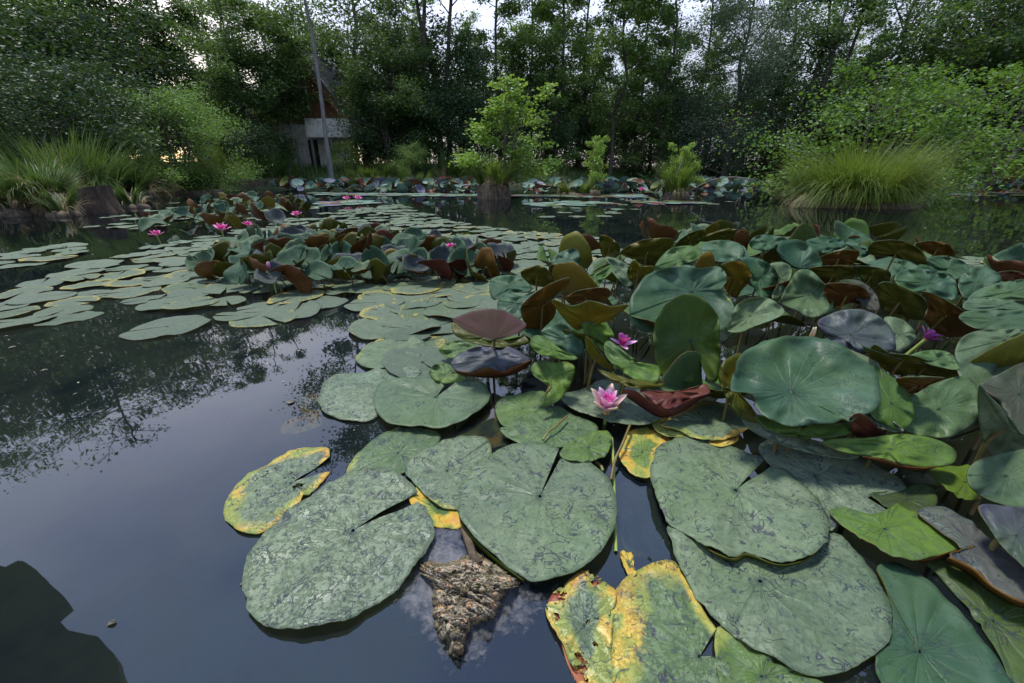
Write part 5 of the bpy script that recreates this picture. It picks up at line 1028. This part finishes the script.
# loose stems and scraps near the front flower
def stick(name, label, cat, pts, r, mat, grp=None):
    b = Vector(pts[0]); b.z = 0
    V, Fc = tube(catmull([tuple(Vector(p)-b) for p in pts], 5, False), r, 6); o = mesh(name, V, Fc, [mat], loc=b); tag(o, label, cat, grp); return o
stick('flower_stem', 'pale yellow green stem sunk beside the round pad', 'stem', [ground(612, 438, .012), ground(613, 455, .006), ground(614, 480, .003), ground(615, 520, .001), ground(616, 552, .002)], .0026, STALKG)
stick('leaf_stalk', 'dark curved stalk right of the pale stem', 'stem', [ground(630, 425, .03), ground(622, 445, .028), ground(615, 460, .022), ground(611, 480, .016)], .0026, STALK)
stick('leaf_stalk', 'thin dark stalk lying across the mottled green pads', 'stem', [ground(567, 416, .03), ground(556, 426, .03), ground(548, 432, .028), ground(543, 440, .024)], .0022, STALK)
stick('leaf_stalk', 'short dark stalk under the round pad, at its right', 'stem', [ground(596, 462, .008), ground(601, 466, .008), ground(603, 471, .006)], .003, STALK)
random.seed(9)
DARKBIT = simple('water_debris', (.03, .03, .02), (.16, .15, .10), 60, .8)
for px, py, s, lb in [(111, 623, .006, 'dark seed scrap alone on the blue water near the dark reflection'), (290, 402, .012, 'dark leaf scrap floating below the tree reflection'), (44, 370, .010, 'pale scrap on the tree reflection, upper left'), (62, 356, .008, 'tiny pale scrap left of the tree reflection trunk'), (12, 347, .012, 'pale scrap near the left margin'), (6, 336, .008, 'pale crumb at the left margin'), (75, 394, .006, 'dark crumb on the reflected branches'), (243, 583, .005, 'round crumb at the margin of the huge speckled pad')]:
    g = ground(px, py, .002); V, Fc = [], []
    n = 9
    pr = [(s*random.uniform(.6, 1.2)*math.cos(k*6.283/n), s*.7*random.uniform(.6, 1.2)*math.sin(k*6.283/n)) for k in range(n)]
    rows = [[Vector((x*t, y*t, .002*(1-t)+.0015*math.sin(k))) for k, (x, y) in enumerate(pr)] for t in (.05, .6, 1)]
    V, Fc, MI, UV = [], [], [], []; sheet(rows, True, [[(0, 0)]*n]*3, 0, 0, -.001, V, Fc, MI, UV)
    o = mesh('leaf_scrap', V, Fc, [DARKBIT], loc=g); tag(o, lb, 'plant scrap', 'scraps afloat on the open water')

# ------------------------------------------------------------------ piece of bark and its algae cloud
BARKM, nt = newmat('wet_bark')
tc = N(nt, 'ShaderNodeTexCoord'); v = tc.outputs['Object']
mpp = N(nt, 'ShaderNodeMapping'); mpp.inputs['Rotation'].default_value = (0, 0, R(-22)); mpp.inputs['Scale'].default_value = (.75, 1.9, 1); nt.links.new(v, mpp.inputs[0])
def ridge(sc, d, w, wd): return ramp(nt, math_(nt, 'ABSOLUTE', math_(nt, 'SUBTRACT', noise_(nt, mpp.outputs[0], sc, d, .6, .5), .5)), [(w, 0.0), (wd, 1.0)]).outputs[0]
crk = math_(nt, 'MULTIPLY', ridge(26, 3, .002, .022), math_(nt, 'ADD', math_(nt, 'MULTIPLY', ridge(55, 4, .002, .03), .6), .4))
cc = ramp(nt, noise_(nt, v, 48, 6, .7), [(.34, (.08, .065, .025)), (.44, (.22, .18, .10)), (.53, (.40, .35, .26)), (.59, (.46, .24, .09)), (.65, (.42, .37, .27))]).outputs[0]
cc = mixc(nt, crk, (.03, .024, .014), cc)
sz = N(nt, 'ShaderNodeSeparateXYZ'); nt.links.new(v, sz.inputs[0])
ws = ramp(nt, sz.outputs['Z'], [(.006, 1.0), (.018, 0.0)]).outputs[0]
cc = mixc(nt, math_(nt, 'MULTIPLY', ws, .75), cc, (.09, .075, .015))
b = N(nt, 'ShaderNodeBsdfPrincipled', i={'Roughness': .7}); nt.links.new(cc, b.inputs['Base Color'])
bu = N(nt, 'ShaderNodeBump', i={'Strength': .9, 'Distance': .006}); nt.links.new(math_(nt, 'ADD', crk, noise_(nt, v, 120, 5, .7)), bu.inputs['Height']); nt.links.new(bu.outputs[0], b.inputs['Normal'])
out(nt, b.outputs[0])
def bark_piece():
    o_ = C((400, 512), 4, [(78, 205), (110, 195), (190, 200), (265, 170), (310, 160), (350, 185), (420, 225), (480, 270), (470, 295), (430, 310), (405, 370), (380, 420), (340, 440), (290, 460), (265, 500), (250, 560), (225, 585), (200, 570), (195, 535), (155, 500), (135, 440), (130, 380), (125, 300), (105, 260), (82, 240)])
    hub = (400+270/4, 512+330/4); O = catmull(o_, 12, True); rows = []; uvs = []; base = ground(hub[0], hub[1]); m = 46
    O = [(x+1.1*math.sin(k*1.7)+.9*math.sin(k*.63), y+1.0*math.cos(k*2.3)+.8*math.sin(k*.9)) for k, (x, y) in enumerate(O)]
    for i in range(m):
        t = .02+.98*i/(m-1); row = []
        for j, p in enumerate(O):
            q = (hub[0]+(p[0]-hub[0])*t, hub[1]+(p[1]-hub[1])*t)
            g = ground(q[0], q[1], .022)
            s = g*60; h = .024*(1-t**6)+.010*mn.noise(g*38)*(1-t**4)+(.022*min(.35, abs(mn.noise(Vector((s.x*.5-s.y*.3, s.x*.5+s.y*1.3, 0)))))+.012*min(.3, abs(mn.noise(Vector((s.x*1.6-s.y*.8, s.x*1.3+s.y*3, 3)))))-.005)*(1-t**8)+.003*mn.noise(g*420)*(1-t**8)
            gg = ground(q[0], q[1], max(.002, h) if t < .999 else -.012)
            row.append(gg-base)
        rows.append(row); uvs.append([(t, j/len(O)) for j in range(len(O))])
    V, Fc, MI, UV = [], [], [], []
    for r_ in rows: V += [tuple(p) for p in r_]
    n = len(O)
    for i in range(m-1):
        for j in range(n): Fc.append((i*n+j, i*n+(j+1) % n, (i+1)*n+(j+1) % n, (i+1)*n+j))
    c0 = len(V); V.append(tuple(rows[0][0])); V.append((0, 0, -.03)); 
    for j in range(n):
        Fc.append((c0, (j+1) % n, j)); Fc.append((c0+1, (m-1)*n+j, (m-1)*n+(j+1) % n))
    o = mesh('bark_piece', V, Fc, [BARKM], loc=base)
    tag(o, 'rough cracked grey brown piece of bark standing out of the water below the round pad', 'bark piece')
    s = stick('submerged_twig', 'short brown twig end between the bark and the round pad', 'twig', [ground(464, 528, .002), ground(470, 545, .006), ground(474, 558, .012), ground(480, 565, .014)], .006, THATCH)
bark_piece()
AL, nt = newmat('pale_algae')
tc = N(nt, 'ShaderNodeTexCoord'); v = tc.outputs['Object']; uv = N(nt, 'ShaderNodeSeparateXYZ'); nt.links.new(tc.outputs['UV'], uv.inputs[0])
f = math_(nt, 'SUBTRACT', math_(nt, 'MULTIPLY', noise_(nt, v, 70, 8, .72, .3), 2.1), math_(nt, 'ADD', math_(nt, 'MULTIPLY', math_(nt, 'POWER', uv.outputs[0], 1.6), .95), .32))
al = math_(nt, 'MULTIPLY', math_(nt, 'MULTIPLY', f, 1.6, True), .7)
d = N(nt, 'ShaderNodeBsdfDiffuse', i={0: (.17, .17, .18, 1)}); tp = N(nt, 'ShaderNodeBsdfTransparent'); ms = N(nt, 'ShaderNodeMixShader')
nt.links.new(al, ms.inputs[0]); nt.links.new(tp.outputs[0], ms.inputs[1]); nt.links.new(d.outputs[0], ms.inputs[2]); out(nt, ms.outputs[0])
o_ = [(392, 560), (400, 530), (425, 510), (455, 515), (470, 545), (530, 575), (560, 590), (545, 630), (500, 650), (480, 675), (450, 680), (430, 660), (405, 635), (385, 600)]
O = catmull(o_, 5, True); hub = (463, 592); base = ground(hub[0], hub[1], -.004); V, Fc, UV = [], [], []; n = len(O)
for i in range(12):
    t = .02+.98*i/11
    for j, p in enumerate(O):
        g = ground(hub[0]+(p[0]-hub[0])*t, hub[1]+(p[1]-hub[1])*t, -.004); V.append((g.x-base.x, g.y-base.y, .0052)); UV.append((t, j/n))
for i in range(11):
    for j in range(n): Fc.append((i*n+j, i*n+(j+1) % n, (i+1)*n+(j+1) % n, (i+1)*n+j))
o = mesh('algae_cloud', V, Fc, [AL], None, UV, loc=base); tag(o, 'pale fluffy algae under the water around the bark', 'algae', kind='stuff')

# fine floating crumbs (seeds, pollen, duckweed) on the open water
rc = random.Random(31); V, Fq = [], []
while len(Fq) < 150:
    px, py = rc.uniform(0, 640), rc.uniform(225, 430)
    if rc.random() < (py-225)/230: continue
    g = ground(px, py, .0018); s_ = rc.uniform(.0012, .0035)*(1 if py > 300 else 1.8); a = rc.uniform(0, 6.28); b0 = len(V)
    for k in range(6): V.append((g.x+s_*math.cos(a+k*1.047)*rc.uniform(.5, 1.1), g.y+s_*math.sin(a+k*1.047)*rc.uniform(.5, 1.1), .0018+.0006*math.sin(k)))
    Fq.append(tuple(range(b0, b0+6)))
CRM = simple('crumbs', (.16, .18, .08), (.32, .33, .22), 300, .8)
tag(mesh('floating_crumbs', V, Fq, [CRM], smooth=False), 'tiny seeds and duckweed crumbs scattered over the open water', 'crumbs', kind='stuff')
